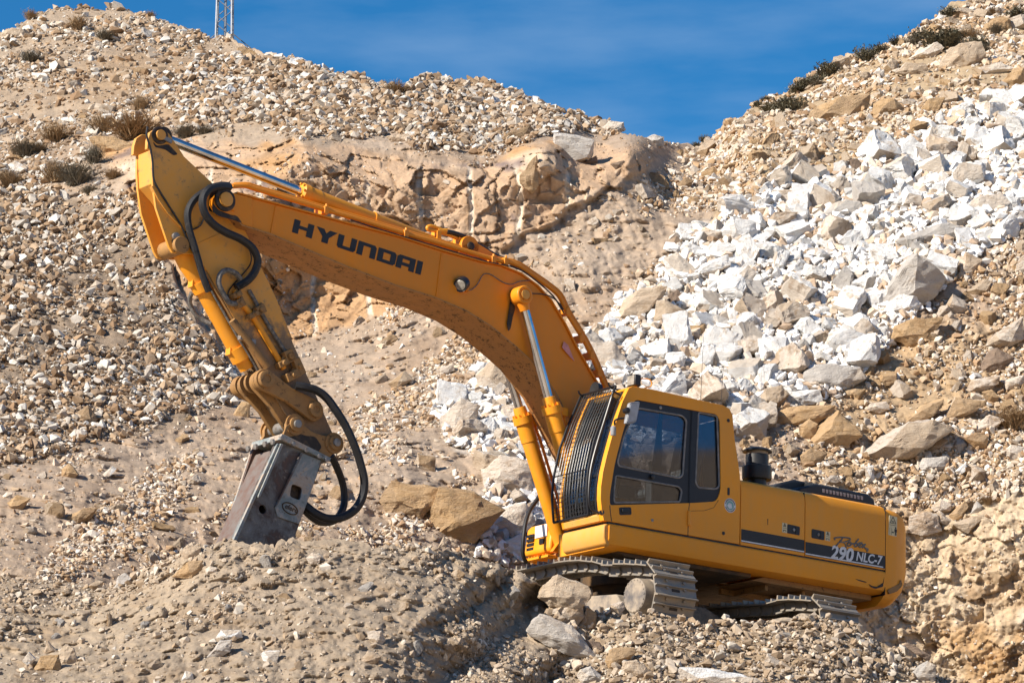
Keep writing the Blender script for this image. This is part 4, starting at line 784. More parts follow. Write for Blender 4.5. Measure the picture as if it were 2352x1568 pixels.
autos(HILL, MID, 70, 18, 46, 'tppto', 24, 'tan_rock', GS, 'tan stone', .08, .9)
autos(HILL, HEAP, 70, 17, 44, 'ppgtw', 25, 'rim_rock', GT, 'pale rock', .14, .8)
autos(HILL, UL, 55, 15, 40, 'ptgop', 27, 'rim_rock', GT, 'hilltop rock', .10, .9)
autos(MOUND, FG, 75, 15, 40, 'ttptg', 26, 'mound_rock', GF, 'dusty rock', .06, 1.0)

# ------------------------------------------------------------------ dry shrubs, skyline bushes, lattice mast
plain('dry_twig', (.36, .25, .145), 0.9, 0, (.24, .16, .09), 30, .4, .7, 0, .1); plain('grey_twig', (.20, .175, .13), 0.9, 0, (.12, .10, .075), 30, .4, .7, 0, .1); plain('olive_leaf', (.125, .118, .08), 0.9, 0, (.21, .18, .13), 25, .4, .7, 0, .1)
def shrub_mesh(seed, mat, leafy):
    r = random.Random(seed); mb = MB(); stems = MB()
    for k in range(340 if not leafy else 190):
        a = r.uniform(0, 6.283); sp = r.uniform(.1, 1.0); L_ = r.uniform(.55, 1.0); p = np.array([r.gauss(0, .08), r.gauss(0, .08), -.05]); d = np.array([math.cos(a)*sp, math.sin(a)*sp, r.uniform(.55, 1.1)]); d /= np.linalg.norm(d); w_ = np.array([-math.sin(a), math.cos(a), r.uniform(-.4, .4)])*r.uniform(.007, .015)
        q = p+d*L_*.5; e = p+d*L_*.8+np.array([d[0]*.1, d[1]*.1, -.02+r.uniform(-.05, .08)]); mb.add([p-w_, p+w_, q+w_*.9, q-w_*.9, e], [(0, 1, 2, 3), (3, 2, 4)])
        for j in range(3 if not leafy else 7):                 # side twigs or small leaves
            t = r.uniform(.4, 1.0); s_ = p+(e-p)*t; dd = np.array([r.gauss(0, 1), r.gauss(0, 1), r.gauss(.4, .8)]); dd /= np.linalg.norm(dd); x = np.cross(dd, [0.2, .5, .8]); x /= np.linalg.norm(x)+1e-6; l_ = r.uniform(.08, .18) if not leafy else r.uniform(.05, .10); ww = .008 if not leafy else .028
            mb.add([s_-x*ww, s_+x*ww, s_+dd*l_+x*ww*.4, s_+dd*l_-x*ww*.4], [(0, 1, 2, 3)])
    o = mb.mesh('shrub', mat); return o
DRY = [shrub_mesh(k, 'dry_twig' if k % 3 else 'grey_twig', False) for k in range(5)]; OLV = [shrub_mesh(50+k, 'olive_leaf', True) for k in range(4)]
SHR = [(70,25,40,0,'dry shrub on the skyline at far left'),(70,125,44,0,'brown shrub below the left skyline'),(180,55,36,0,'tan shrub just under the hill\'s left peak'),(240,75,44,0,'tan shrub right of the hill\'s left peak'),(345,28,26,0,'wispy shrub right of the left peak'),(125,300,60,0,'dry shrub at the left above the scree'),(85,330,52,0,'dark dry shrub at the scree\'s top'),(20,405,60,0,'brown shrub at the far left frame edge'),(125,385,75,0,'largest brown shrub above the grey scree'),(175,400,55,0,'brown shrub right of the largest one'),(215,355,48,0,'small brown shrub near the overhang'),(235,275,60,0,'tan tuft left of the arm\'s top'),(305,285,80,0,'big dry shrub beside the arm\'s top'),(425,300,40,0,'grey-brown shrub above the arm cylinder'),(320,235,40,0,'small tuft on the brown bank'),(60,340,50,0,'dark tuft at the left'),(910,198,50,0,'round brown shrub on the middle skyline'),(210,430,40,0,'thin tuft at the scree\'s edge'),(260,395,36,0,'small tuft close to the arm'),(470,295,30,0,'small grey-green tuft above the cylinder rod'),(2330,955,70,0,'dry bush at the right frame edge'),(2270,1140,40,0,'thin weed on the ochre face'),
 (1760,222,26,1,'small dark bush lowest of the right skyline'),(1740,236,24,1,'lone dark bush at the skyline\'s left end'),(1770,243,34,1,'dark bush just under the skyline'),(1810,235,58,1,'wide dark bush below the skyline row'),(1845,190,40,1,'dark bush in the middle of the skyline row'),(1870,178,34,1,'second dark bush along the skyline row'),(1830,200,34,1,'dark bush left in the skyline row'),(1900,155,50,1,'broad skyline bush above the sandy bank'),(1880,190,30,0,'brown tuft below the broad skyline bush'),(1855,192,26,1,'tiny olive bush under the skyline row'),(1990,122,46,1,'dark bush where the hill steepens'),(2020,108,44,1,'dark bush above the sloping slab'),(2060,90,34,1,'small skyline bush near the upper right'),(2120,75,56,1,'round olive bush on the upper hill'),(2160,85,70,1,'largest olive bush high on the hill'),(2185,75,50,1,'olive bush right of the largest'),(2100,90,40,0,'grey tuft left of the olive bushes'),(2230,70,54,0,'grey bush right of the olive bushes'),(2180,20,46,1,'dark bush on the top right skyline'),(2280,20,36,0,'reddish shrub on the top right skyline'),(2335,22,54,1,'dark bush in the top right corner'),(2290,62,44,0,'grey shrub in the upper right'),(2260,105,40,0,'grey tuft above the cracked boulder'),(1620,318,22,1,'tiny bush at the foot of the skyline'),(1600,330,18,1,'tiniest bush in the skyline dip'),(2245,95,44,1,'olive bush above the flat grey block')]
for u, v, sz, kd, lb in SHR:
    r = random.Random(u*3+v); v2 = max(v+sz*.42, float(HILL.top(u))+3); P = HILL.at(np.array([u*1.]), np.array([v2]))[0]; s_ = sz*(1.05 if kd else 1.2)*r.uniform(.8, 1.2)*np.linalg.norm(P)/FOC; me = r.choice(OLV if kd else DRY); o = bpy.data.objects.new('bush' if kd else 'dry_shrub', me); COL.objects.link(o)
    o.matrix_world = Matrix.Translation(Vector(P)) @ Matrix.Rotation(r.uniform(0, 6.28), 4, 'Z') @ Matrix.Diagonal((s_*r.uniform(.8, 1.3), s_*r.uniform(.8, 1.3), s_*r.uniform(.7, 1.05), 1)); tag(o, lb, 'shrub', 'bushes on the right skyline' if kd else 'dry shrubs on the hills')
plain('galvanised_steel', (.30, .32, .36), 0.55, .3, (.22, .24, .27), 8)
mast = bpy.data.objects.new('lattice_mast', None); COL.objects.link(mast); D = 84.0; b0 = world(np.array([515.]), np.array([100.]), np.array([D]))[0]; mast.location = b0
tag(mast, 'grey steel lattice mast rising behind the left hilltop', 'mast')
Hm = 9.0; hw = lambda z: .18-.013*z
for k, (sx, sy) in enumerate(((1, 1), (-1, 1), (-1, -1), (1, -1))):
    MB().tube([(sx*hw(-1.5), sy*hw(-1.5), -1.5), (sx*hw(Hm), sy*hw(Hm), Hm)], .026, 6).build('leg', 'galvanised_steel', mast)
mb = MB(); z = -1.4; s_ = 1
C4 = ((1, 1), (-1, 1), (-1, -1), (1, -1))
while z < Hm-.3:
    for k in range(4):
        a, b = C4[k], C4[(k+1) % 4]; 
        if s_ < 0: a, b = b, a
        mb.tube([(a[0]*hw(z), a[1]*hw(z), z), (b[0]*hw(z+.3), b[1]*hw(z+.3), z+.3)], .011, 4)
    z += .3; s_ = -s_
br = mb.build('brace', 'galvanised_steel', mast); br['kind'] = 'stuff'
MB().tube([(.02, -.05, -1.5), (.02, -.05, Hm)], .035, 8).build('cable_pipe', 'galvanised_steel', mast)
for dx, e in ((.16, (1.0, -1.6)), (-.16, (-.9, -1.5))): MB().tube([(dx, 0, .25), (e[0], 0, -.45)], .012, 5).build('guy_wire', 'dusty_rubber', mast)
# ------------------------------------------------------------------ the excavator (built in its own axes: X forward, Y left, Z up)
EX = bpy.data.objects.new('excavator', None); COL.objects.link(EX)
EX.matrix_world = Matrix([[HR[i][0], HR[i][1], HR[i][2], HT[i]] for i in range(3)]+[[0, 0, 0, 1]])
tag(EX, 'large yellow tracked excavator with a rusty hydraulic breaker on its bent arm', 'excavator')
def V3(c, x, y, k, val): return tuple(hp(c, x, y, k, val))
def xz(pts, y): return [(p[0], y, p[1]) for p in pts]
YP, YB, YD = 'yellow_paint', 'yellow_boom_paint', 'dusty_yellow_paint'

# ---- boom
BY = 0.31
top = S('A', [(668, 482), (900, 545)], BY)+S('C', [(0, 240), (330, 325), (620, 420), (870, 490), (1000, 515), (1130, 570), (1240, 650), (1330, 750), (1420, 900), (1500, 1060), (1580, 1200), (1660, 1335)], BY)
bot = S('A', [(655, 612), (700, 668), (870, 722)], BY)+S('C', [(0, 525), (300, 640), (560, 720), (770, 810), (930, 910), (1090, 1040), (1200, 1140), (1350, 1330)], BY)
foot_t = [(.62, 2.85), (.36, 2.40), (.14, 2.08), (-.02, 1.92)]; foot_b = [(1.22, 2.62), (.85, 2.12), (.5, 1.78), (.15, 1.6), (-.05, 1.62)]
outl = [p for p in top]+foot_t+list(reversed(foot_b))+list(reversed(bot))
boom = MB().prism(outl, -BY+.02, BY-.02).build('boom', YB, EX, 0.012)
def rim(pts, w_, y0, y1):           # thin flange strip that follows an edge of the boom
    P = [np.array(p) for p in pts]; out = []; inn = []
    for i, p in enumerate(P):
        d = P[min(i+1, len(P)-1)]-P[max(i-1, 0)]; n = np.array([-d[1], d[0]])/np.linalg.norm(d); out.append(tuple(p)); inn.append(tuple(p+n*w_))
    return out+inn[::-1]
mb = MB()
MB().prism(rim(bot+foot_b[:2], 0.018, 0, 0), -BY-.005, BY+.005).build('lower_flange', 'dusty_boom_paint', boom)
mb.prism(rim([top[0]]+top[1:]+foot_t[:1], -0.018, 0, 0), -BY-.005, BY+.005)
mb.build('flange_plate', YB, boom)
pinx, pinz = S('A', [(592, 524)], BY)[0]
for s in (1, -1):
    y0, y1 = (0.20, BY) if s > 0 else (-BY, -0.20)
    fork = S('A', [(668, 484), (640, 478), (600, 474), (560, 484), (535, 510), (532, 545), (552, 580), (600, 604), (655, 615), (705, 668), (760, 684), (760, 510)], BY)
    f = MB().prism(fork, y0, y1).build('fork_plate', YB, boom, 0.008)
    e = BY*s
    MB().lathe((pinx, e, pinz), (0, s, 0), [(0, .135), (.03, .135), (.035, .12), (.035, .09), (.02, .085), (.02, .0)], 28).build('pin_boss', 'grease', f)
    MB().lathe((pinx, e+s*.03, pinz), (0, s, 0), [(0, .085), (.03, .085), (.035, .07), (.035, 0)], 24).build('pin', YD, boom)
    q = S('A', [(596, 540), (650, 560), (652, 590), (590, 560)], BY)
    MB().prism(q, *sorted((e+s*.004, e+s*.02))).build('pin_retainer', YB, boom)
# dirty grease smear on the fork and oil streak under the cylinder pin
MB().prism(rounded(S('A', [(520, 540), (560, 585), (640, 615), (668, 618), (700, 662), (640, 640), (560, 620), (520, 590)], BY), .03), BY+.002, BY+.006).build('grease_smear', 'grease', boom)
MB().prism(rounded(S('C', [(1060, 725), (1085, 770), (1090, 800), (1075, 850), (1060, 930), (1045, 950), (1035, 900), (1050, 800)], BY), .02), BY, BY+.004).build('oil_streak', 'grease', boom)
MB().prism(S('C', [(1412, 1015), (1440, 1040), (1468, 1110), (1482, 1145), (1455, 1120), (1400, 1055)], BY), BY, BY+.003).build('paint_scuff', 'pink_mark', boom)
# weld seams
for c_, a, b in (('A', (905, 555), (875, 722)), ('C', (610, 430), (575, 715))): MB().tube(xz(S(c_, [a, b], BY), BY-.02+.004), .009, 6).build('weld_seam', YB, boom)
# maker's lettering: letters set out on a 7-slot grid between measured corners
def lettering():
    LY = BY-.02
    bl, br, tl = (np.array(S('F', [p], LY)[0]) for p in ((670, 533), (967, 632), (679, 503)))
    ax = (br-bl)/np.linalg.norm(br-bl); Wd = np.linalg.norm(br-bl); up = np.array([ax[1], -ax[0]]); up = up if up[1] > 0 else -up
    Hh = abs((tl-bl)@up)*0.98; sh = ((tl-bl)@ax)*0.55
    t = .30; h = .24                       # stroke widths in letter units (width, height)
    def bx(a, b, c, d): return [(a, b), (c, b), (c, d), (a, d)]
    L = {'H': [bx(0, 0, t, 1), bx(1-t, 0, 1, 1), bx(t, .40, 1-t, .64)],
         'Y': [[(0, 1), (.36, 1), (.5, .70), (.64, 1), (1, 1), (.65, .42), (.65, 0), (.35, 0), (.35, .42)]],
         'U': [bx(0, .16, t, 1), bx(1-t, .16, 1, 1), [(0, .16), (.10, 0), (.90, 0), (1, .16), (1, h), (0, h)]],
         'N': [bx(0, 0, t, 1), [(t, 1-h), (1-t, 1-h), (1-t, 0), (1, 0), (1, .84), (.90, 1), (t, 1)]],
         'D': [bx(0, 0, t, 1), [(t, 1), (.88, 1), (1, .84), (1, .16), (.88, 0), (t, 0), (t, h), (1-t, h), (1-t, 1-h), (t, 1-h)]],
         'A': [[(0, 0), (t, 0), (t, .26), (1-t, .26), (1-t, 0), (1, 0), (1, 1), (.12, 1), (0, .84)], ],
         'I': [bx(0, 0, t, 1)]}
    pos = [('H', .0, .150), ('Y', .168, .158), ('U', .338, .142), ('N', .492, .142), ('D', .648, .142), ('A', .797, .142), ('I', .952, .142)]
    mb = MB()
    for ch, x0, wd in pos:
        fit = lambda poly: [tuple(bl+ax*((x0+px_*wd)*Wd)+ax*(sh*py_)+up*(py_*Hh)) for px_, py_ in poly]
        for poly in L[ch]:
            mb.prism(fit(poly), LY+.001, LY+.005, holes=[fit([(t, .50), (1-t, .50), (1-t, .76), (t, .76)])] if ch == 'A' else ())
    mb.build('lettering', 'dark_decal', boom)
lettering()
# work lamp on the boom side with its cable
lx, lz = S('C', [(735, 640)], BY)[0]
lamp = MB().lathe((lx-.06, BY-.02, lz+.05), (.75, .45, -.55), [(0, .05), (.04, .085), (.13, .09), (.15, .085), (.14, .07), (.14, 0)], 18).build('work_lamp', 'black_plastic', boom)
MB().lathe((lx-.06+.725*.142, BY-.02+.435*.142, lz+.05-.532*.142), (.75, .45, -.55), [(0, .066), (.006, .06), (.01, 0)], 18).build('lens', 'lamp_glass', lamp)
MB().box((lx-.09, BY-.02, lz-.07), (lx+.0, BY+.03, lz-.03)).build('bracket', YB, lamp)
mb = MB(); mb.tube(catmull(xz(S('C', [(760, 680), (800, 675), (840, 640), (880, 575), (930, 575), (1000, 620), (1060, 640), (1120, 620), (1200, 612)], BY), BY+.0)), .006, 6); mb.build('lamp_cable', 'dusty_rubber', boom)
mb = MB(); mb.tube(catmull(xz(S('C', [(1165, 702), (1240, 705), (1310, 720), (1370, 765), (1400, 810)], BY), BY+.03)), .008, 6); mb.build('grease_line', 'rubber', boom)
# two long hydraulic pipes on top of the boom, with clamps
for k, (off, Y) in enumerate(((0, .26), (-14, .12))):
    pts = S('A', [(640, 440), (720, 438), (800, 462)], Y)+S('C', [(0, 195), (350, 300), (650, 385), (950, 474), (1050, 492), (1120, 520), (1200, 575), (1300, 645), (1380, 715), (1430, 820), (1540, 1000), (1610, 1140), (1690, 1330)], Y)
    pts = [(p[0]-(.03 if k else 0), p[1]+(.0 if not k else .02)) for p in pts]
    MB().tube(catmull(xz(pts, Y), 5), .030, 10).build('hydraulic_pipe', YB, boom)
pts = S('C', [(0, 215), (170, 270), (350, 325), (600, 400), (900, 490), (1100, 535), (1230, 620), (1340, 720), (1410, 830)], .30)
MB().tube(catmull(xz(pts, .31), 4), .010, 6).build('cable', 'rubber', boom)
for c, x, y in (('A', 1195, 585), ('C', 362, 308), ('C', 940, 480), ('C', 1022, 490), ('C', 1430, 820), ('C', 1520, 1000), ('C', 1590, 1110), ('C', 1640, 1225)):
    X, Z = S(c, [(x, y)], .26)[0]
    cl = MB().box((X-.03, .06, Z-.045), (X+.03, .30, Z+.045)).cyl((X, .285, Z-.06), (X, .285, Z+.075), .016, n=8)
    cl.build('pipe_clamp', YB, boom, .006)

# ---- arm cylinder on top of the boom
A0 = np.array(V3('A', 212, 145, 1, 0)); A1 = np.array(V3('A', 1045, 473, 1, 0)); A2 = np.array(V3('C', 790, 392, 1, 0))
dA = (A1-A0)/np.linalg.norm(A1-A0); A2 = A1+(A2-A1)@dA*dA; LB = np.linalg.norm(A2-A1)
ac = MB(); ac.lathe(A1, dA, [(0, .085), (.02, .115), (.10, .115), (.10, .105), (.26, .105), (.27, .098), (LB-.12, .098), (LB-.1, .09), (LB, .08)], 28)
for t in (.06,): 
    for k in range(8):
        a = 2*math.pi*k/8; u = np.cross(dA, [0, 1, 0]); q = A1+dA*.0+.1*(math.cos(a)*u+math.sin(a)*np.array([0, 1, 0])); ac.cyl(q-dA*.015, q+dA*.12, .014, n=8)
ac.lathe(A1+dA*(LB*.42), dA, [(0, .1), (0, .106), (.02, .106), (.02, .1)], 28)
acyl = ac.build('arm_cylinder', YP, EX)
MB().cyl(A0+dA*.1, A1+dA*.05, .056, n=24).build('rod', 'chrome', acyl)
MB().lathe(A0+np.array([0, -.09, 0]), (0, 1, 0), [(0, .10), (.18, .10)], 24).build('rod_eye', 'grease', acyl)
# ports, small pipe loop, rear lugs and hose at the cylinder's foot
mb = MB()
mb.tube(catmull([V3('C', *q, 1, .06) for q in ((730, 345), (640, 310), (560, 285), (520, 280), (512, 262), (540, 255), (600, 275))]), .022, 10)
for q in ((578, 310), (720, 355)):
    X, _, Z = V3('C', *q, 1, .06); mb.box((X-.03, -.03, Z-.10), (X+.03, .10, Z+.04))
X, _, Z = V3('C', 600, 280, 1, .06); mb.cyl((X+.05, .06, Z-.02), (X-.12, .06, Z), .035, n=10)
mb.build('port_fitting', YP, acyl, .005)
X, _, Z = V3('C', 782, 392, 1, .12)
lug = MB()
for y in (.10, -.16):
    lug.lathe((X, y, Z), (0, 1, 0), [(0, .13), (.06, .13)], 24); lug.prism(S('C', [(740, 380), (830, 370), (1000, 480), (700, 440)], .12), y, y+.06)
lug.build('cylinder_bracket', YB, boom, .005)
MB().lathe((X, .165, Z), (0, 1, 0), [(-.02, .05), (.015, .05), (.02, .035), (.02, 0)], 16).build('pin', 'grease', boom)
MB().tube(catmull([V3('C', *q, 1, .08) for q in ((640, 292), (700, 305), (780, 340), (880, 400), (960, 450), (1040, 485), (1110, 530))]), .03, 10).build('hose', 'rubber', EX)

# ---- arm (stick)
AY = .18
arm_out = S('A', [(160, 215), (158, 330), (165, 430), (185, 570), (225, 690), (262, 800), (285, 838), (330, 842), (430, 846), (500, 960), (690, 1300), (830, 1560)], AY) \
    + S('B', [(430, 395), (500, 520), (600, 640), (700, 720), (800, 790), (850, 795), (893, 762), (897, 715), (868, 684), (835, 660), (690, 330), (545, 0)], AY) \
    + S('A', [(1000, 1350), (900, 1100), (805, 905), (735, 740), (640, 560), (520, 420), (430, 335), (352, 262), (335, 232)], AY)
arm_in = S('A', [(162, 220), (172, 420), (240, 500), (330, 640), (400, 740), (440, 850), (500, 960), (690, 1300), (830, 1560)], AY) \
    + S('B', [(430, 395), (500, 520), (600, 640), (700, 700), (800, 740), (845, 690), (815, 640), (690, 345), (530, 0)], AY) \
    + S('A', [(990, 1350), (890, 1100), (795, 905), (725, 740), (630, 560), (510, 425), (425, 340), (345, 270), (330, 240)], AY)
arm = MB().prism(arm_out, AY-.035, AY).prism(arm_out, -AY, -AY+.035).prism(arm_in, -AY+.035, AY-.035).build('arm', 'arm_paint', EX, .006)
ear = S('A', [(132, 218), (135, 165), (150, 118), (183, 96), (228, 100), (265, 128), (300, 180), (338, 238)], AY)
for y in (AY-.055, -AY):
    e = MB().prism(ear, y, y+.055).build('pin_ear', YD, arm, .006)
X, Z = S('A', [(205, 138)], AY)[0]
MB().lathe((X, AY, Z), (0, 1, 0), [(0, .105), (.02, .105), (.025, .095), (.025, .075), (.015, .07), (.015, 0)], 24).build('pin_boss', 'grease', arm)
MB().lathe((X, AY+.02, Z), (0, 1, 0), [(0, .06), (.03, .06), (.035, 0)], 18).build('pin', YD, arm)
MB().prism(S('A', [(215, 140), (275, 165), (268, 190), (210, 160)], AY), AY+.02, AY+.04).build('pin_retainer', 'worn_steel', arm)
MB().prism(rounded(S('A', [(165, 175), (190, 200), (260, 190), (315, 250), (290, 258), (240, 222), (180, 208)], AY), .02), AY, AY+.004).build('grease_smear', 'grease', arm)
MB().prism(rounded(S('A', [(505, 480), (545, 455), (610, 465), (640, 600), (700, 680), (650, 640), (560, 600), (500, 590)], AY), .03), AY, AY+.004).build('grease_smear', 'grease', arm)
mb = MB(); mb.prism(rim(S('A', [(160, 440), (200, 520), (255, 600), (310, 660), (352, 702), (400, 800), (430, 850)], AY), .014, 0, 0), AY-.035, AY+.02); mb.build('stiffener', YD, arm)
MB().tube(xz(S('A', [(440, 780), (640, 690)], AY), AY), .008, 6).build('weld_seam', YD, arm)
X, Z = S('A', [(325, 795)], AY)[0]
b = MB().lathe((X, -.24, Z), (0, 1, 0), [(0, .10), (.48, .10)], 24); b.build('bracket_boss', 'muddy_and_shaded_yellow', arm, .006)
MB().prism(S('A', [(278, 765), (300, 735), (330, 760), (362, 800), (350, 830), (290, 830)], AY), AY+.0, AY+.012).build('grease_smear', 'grease', arm)
MB().lathe((*S('A', [(298, 742)], AY)[0][:1], AY, S('A', [(298, 742)], AY)[0][1]), (0, 1, 0), [(0, .045), (.04, .045), (.045, .02), (.045, 0)], 12).build('bolt', 'worn_steel', arm)
# cable down the arm edge
MB().tube(catmull(xz(S('A', [(135, 85), (130, 140), (152, 215), (165, 300), (172, 400), (210, 475), (270, 570), (330, 665), (365, 740), (400, 820), (450, 880)], AY+.02), AY+.02), 5), .012, 6).build('cable', 'rubber', arm)
MB().tube(catmull(xz(S('A', [(468, 630), (440, 680), (390, 705), (350, 720)], AY), AY+.02)), .010, 6).build('cable', 'rubber', arm)
MB().tube(catmull(xz(S('A', [(690, 770), (740, 830), (745, 900), (700, 965), (640, 1030), (610, 1080), (620, 1130)], AY), AY+.02)), .008, 6).build('cable', 'rubber', arm)
MB().tube(catmull(xz(S('A', [(225, 712), (180, 730), (152, 775), (165, 820), (188, 850)], -AY), -AY)), .008, 6).build('cable', 'rubber', arm)
# pipes and valve blocks on the arm side
for nm, mat, pts, r in (('hydraulic_pipe', YP, [(655, 1060), (700, 1140), (760, 1215), (850, 1360), (950, 1530)], .034),
                        ('hydraulic_pipe', 'dusty_rubber', [(740, 1060), (790, 1150), (850, 1260), (970, 1450), (1020, 1540)], .024),
                        ('hydraulic_pipe', 'muddy_and_shaded_yellow', [(640, 1240), (760, 1400), (850, 1520)], .045)):
    MB().tube(catmull(xz(S('A', pts, AY+.03), AY+.03), 4), r, 12).build(nm, mat, arm)
mb = MB()
def vblock(c, x, y, w_, h_, d=.10, rot=-.55):
    X, Z = S(c, [(x, y)], AY+.05)[0]; cs, sn = math.cos(rot), math.sin(rot)
    pts = [(X+a*cs-b*sn, Z+a*sn+b*cs) for a, b in ((-w_, -h_), (w_, -h_), (w_, h_), (-w_, h_))]
    return MB().prism(pts, AY, AY+d)
for c, x, y, w_, h_ in (('A', 770, 1205, .10, .03), ('A', 800, 1180, .06, .05), ('A', 935, 1500, .07, .035), ('A', 975, 1465, .06, .055), ('B', 550, 265, .10, .05), ('B', 525, 130, .06, .07), ('B', 590, 205, .05, .10), ('A', 660, 1090, .06, .03), ('A', 680, 1140, .05, .05)):
    o = vblock(c, x, y, w_, h_, .11)
    X, Z = S(c, [(x, y)], AY+.05)[0]; o.cyl((X, AY+.1, Z), (X, AY+.135, Z), .03, n=8); o.cyl((X+.04, AY+.05, Z-.05), (X-.03, AY+.05, Z+.09), .02, n=8)
    o.build('valve_block', 'muddy_and_shaded_yellow', arm, .006)
# edge tubes beside the bucket cylinder
for off, mt in ((0, 'muddy_and_shaded_yellow'), (.04, 'dusty_rubber')):
    p = xz(S('A', [(480, 950), (600, 1160), (720, 1370), (840, 1570)], AY-.02), AY-.02); p = [(q[0]+off, q[1]-off, q[2]) for q in p]
    MB().tube(p, .016, 8).build('grease_pipe', mt, arm)
for x, y in ((700, 1330), (690, 1345), (760, 1370)):
    X, Z = S('A', [(x, y)], AY)[0]; MB().box((X-.03, AY-.02, Z-.03), (X+.03, AY+.04, Z+.03)).build('pipe_clamp', 'worn_steel', arm, .006)

# ---- hoses between boom, arm and breaker
def hose(path, r, mat='rubber', ribs=True):
    mb = MB(); P = catmull(path, 7); mb.tube(P, r, 10, mi=1 if ribs else 0)
    if ribs:                                   # spiral guard: dark bands round a dusty hose
        for a, b in zip(P[:-1], P[1:]):
            a = np.array(a); b = np.array(b); L_ = np.linalg.norm(b-a); n = max(1, int(round(L_/.085)))
            for k in range(n):
                c = a+(b-a)*((k+.5)/n); t = (b-a)/L_; mb.tube([c-t*.026, c+t*.026], r*1.18, 8)
    return mb.build('hose', [mat, 'dusty_rubber'], EX)
hose([V3('A', *q, 1, y) for q, y in (((615, 437), .28), ((560, 437), .31), ((480, 470), .30), ((410, 525), .28), ((375, 600), .27), ((383, 690), .27), ((412, 790), .26), ((440, 890), .25), ((470, 990), .24), ((497, 1060), .22))], .036)
hose([V3('A', *q, 1, y) for q, y in (((620, 445), .30), ((560, 440), .36), ((500, 460), .40), ((465, 515), .41), ((472, 590), .40), ((520, 660), .38), ((600, 715), .36), ((690, 755), .34), ((760, 810), .32), ((792, 880), .30), ((775, 950), .28), ((730, 1005), .26), ((670, 1042), .24))], .040)
hose([V3('A', *q, 1, y) for q, y in (((690, 995), .24), ((660, 960), .27), ((610, 942), .28), ((570, 965), .28), ((560, 1020), .28), ((585, 1080), .27), ((625, 1135), .26), ((680, 1140), .25))], .032, 'dusty_rubber', False)
hose([V3('A', *q, 1, y) for q, y in (((400, 1075), -.05), ((388, 1110), -.1), ((392, 1150), -.14), ((415, 1200), -.14), ((455, 1235), -.12), ((515, 1262), -.05))], .026, 'dusty_rubber', False)
hose([V3('B', *q, 1, y) for q, y in (((590, 335), .30), ((650, 345), .34), ((730, 370), .36), ((800, 425), .38), ((870, 520), .40), ((930, 620), .40), ((985, 740), .40), ((1030, 870), .38), ((1058, 1000), .36), ((1045, 1110), .34), ((990, 1200), .32), ((900, 1252), .3), ((800, 1258), .28), ((720, 1225), .26), ((650, 1172), .2))], .043)
hose([V3('B', *q, 1, y) for q, y in (((832, 830), -.1), ((865, 900), -.15), ((900, 990), -.2), ((918, 1080), -.22), ((915, 1170), -.2), ((880, 1245), -.12), ((830, 1282), -.05), ((760, 1285), 0), ((700, 1255), .05), ((645, 1205), .1))], .037)

# ---- bucket cylinder on the front of the arm
B0 = np.array(V3('A', 325, 800, 1, 0)); B1 = np.array(V3('A', 700, 1475, 1, 0)); dB = (B1-B0)/np.linalg.norm(B1-B0); LBk = np.linalg.norm(B1-B0)
BC = np.array(V3('B', 345, 300, 1, .0))
bc = MB(); bc.lathe(B0, dB, [(0, .09), (.05, .12), (.22, .125), (.40, .105), (.46, .10), (.46, .125), (.58, .125), (.58, .10), (LBk-.16, .10), (LBk-.16, .125), (LBk, .125), (LBk, .10), (LBk+.12, .09)], 28)
for t in (.52, LBk-.08): 
    q = B0+dB*t; bc.box(q+np.array([-.15, -.05, -.04]), q+np.array([.15, .05, .04]))
bcyl = bc.build('bucket_cylinder', YP, EX)
MB().cyl(B1, BC, .055, n=20).build('rod', 'chrome', bcyl)
MB().lathe(BC+np.array([0, -.07, 0]), (0, 1, 0), [(0, .11), (.14, .11)], 22).build('rod_eye', 'muddy_and_shaded_yellow', bcyl)
MB().lathe(B0+np.array([0, -.1, 0]), (0, 1, 0), [(0, .10), (.20, .10)], 22).build('cylinder_eye', 'grease', bcyl)
# ---- rocker and tipping links
def linkplate(p, q, w0, w1, y0, y1, name, mat):
    p, q = np.array(p), np.array(q); d = (q-p)/np.linalg.norm(q-p); n = np.array([-d[1], d[0]]); pts = []
    for k in range(9): a = math.pi*(k/8)+math.pi/2; pts.append(tuple(p+w0*(math.cos(a)*d+math.sin(a)*n)))
    mid = (p+q)/2; pts.append(tuple(mid-n*min(w0, w1)*.72))
    for k in range(9): a = math.pi*(k/8)-math.pi/2; pts.append(tuple(q+w1*(math.cos(a)*d+math.sin(a)*n)))
    pts.append(tuple(mid+n*min(w0, w1)*.72))
    return MB().prism(pts, y0, y1).build(name, mat, EX, .008)
for s in (1, -1):
    p = S('B', [(362, 292)], .26)[0]; q = S('B', [(705, 505)], .26)[0]
    y = (.215, .275) if s > 0 else (-.275, -.215)
    rk = linkplate(p, q, .125, .13, *y, 'rocker_link', 'muddy_and_shaded_yellow')
    for pt, r in ((p, .10), (q, .09)):
        MB().lathe((pt[0], .275*s, pt[1]), (0, s, 0), [(0, r), (.05, r), (.055, r*.85), (.055, r*.5), (.04, r*.45), (.04, 0)], 20).build('pin', 'muddy_and_shaded_yellow', rk)
    y = (.10, .16) if s > 0 else (-.16, -.10)
    p = S('B', [(330, 310)], .15)[0]; q = S('B', [(560, 610)], .15)[0]
    tl = linkplate(p, q, .12, .12, *y, 'tipping_link', 'muddy_and_shaded_yellow')
X, Z = S('B', [(362, 292)], .26)[0]
MB().lathe((X, -.27, Z), (0, 1, 0), [(0, .07), (.54, .07)], 16).build('pin', 'grease', EX)
mb = MB()
for y in (-.20, -.10, .02, .19): mb.lathe((X, y, Z), (0, 1, 0), [(-.02, .09), (-.02, .12), (.02, .12), (.02, .09)], 20)
mb.build('spacer_ring', 'muddy_and_shaded_yellow', EX)

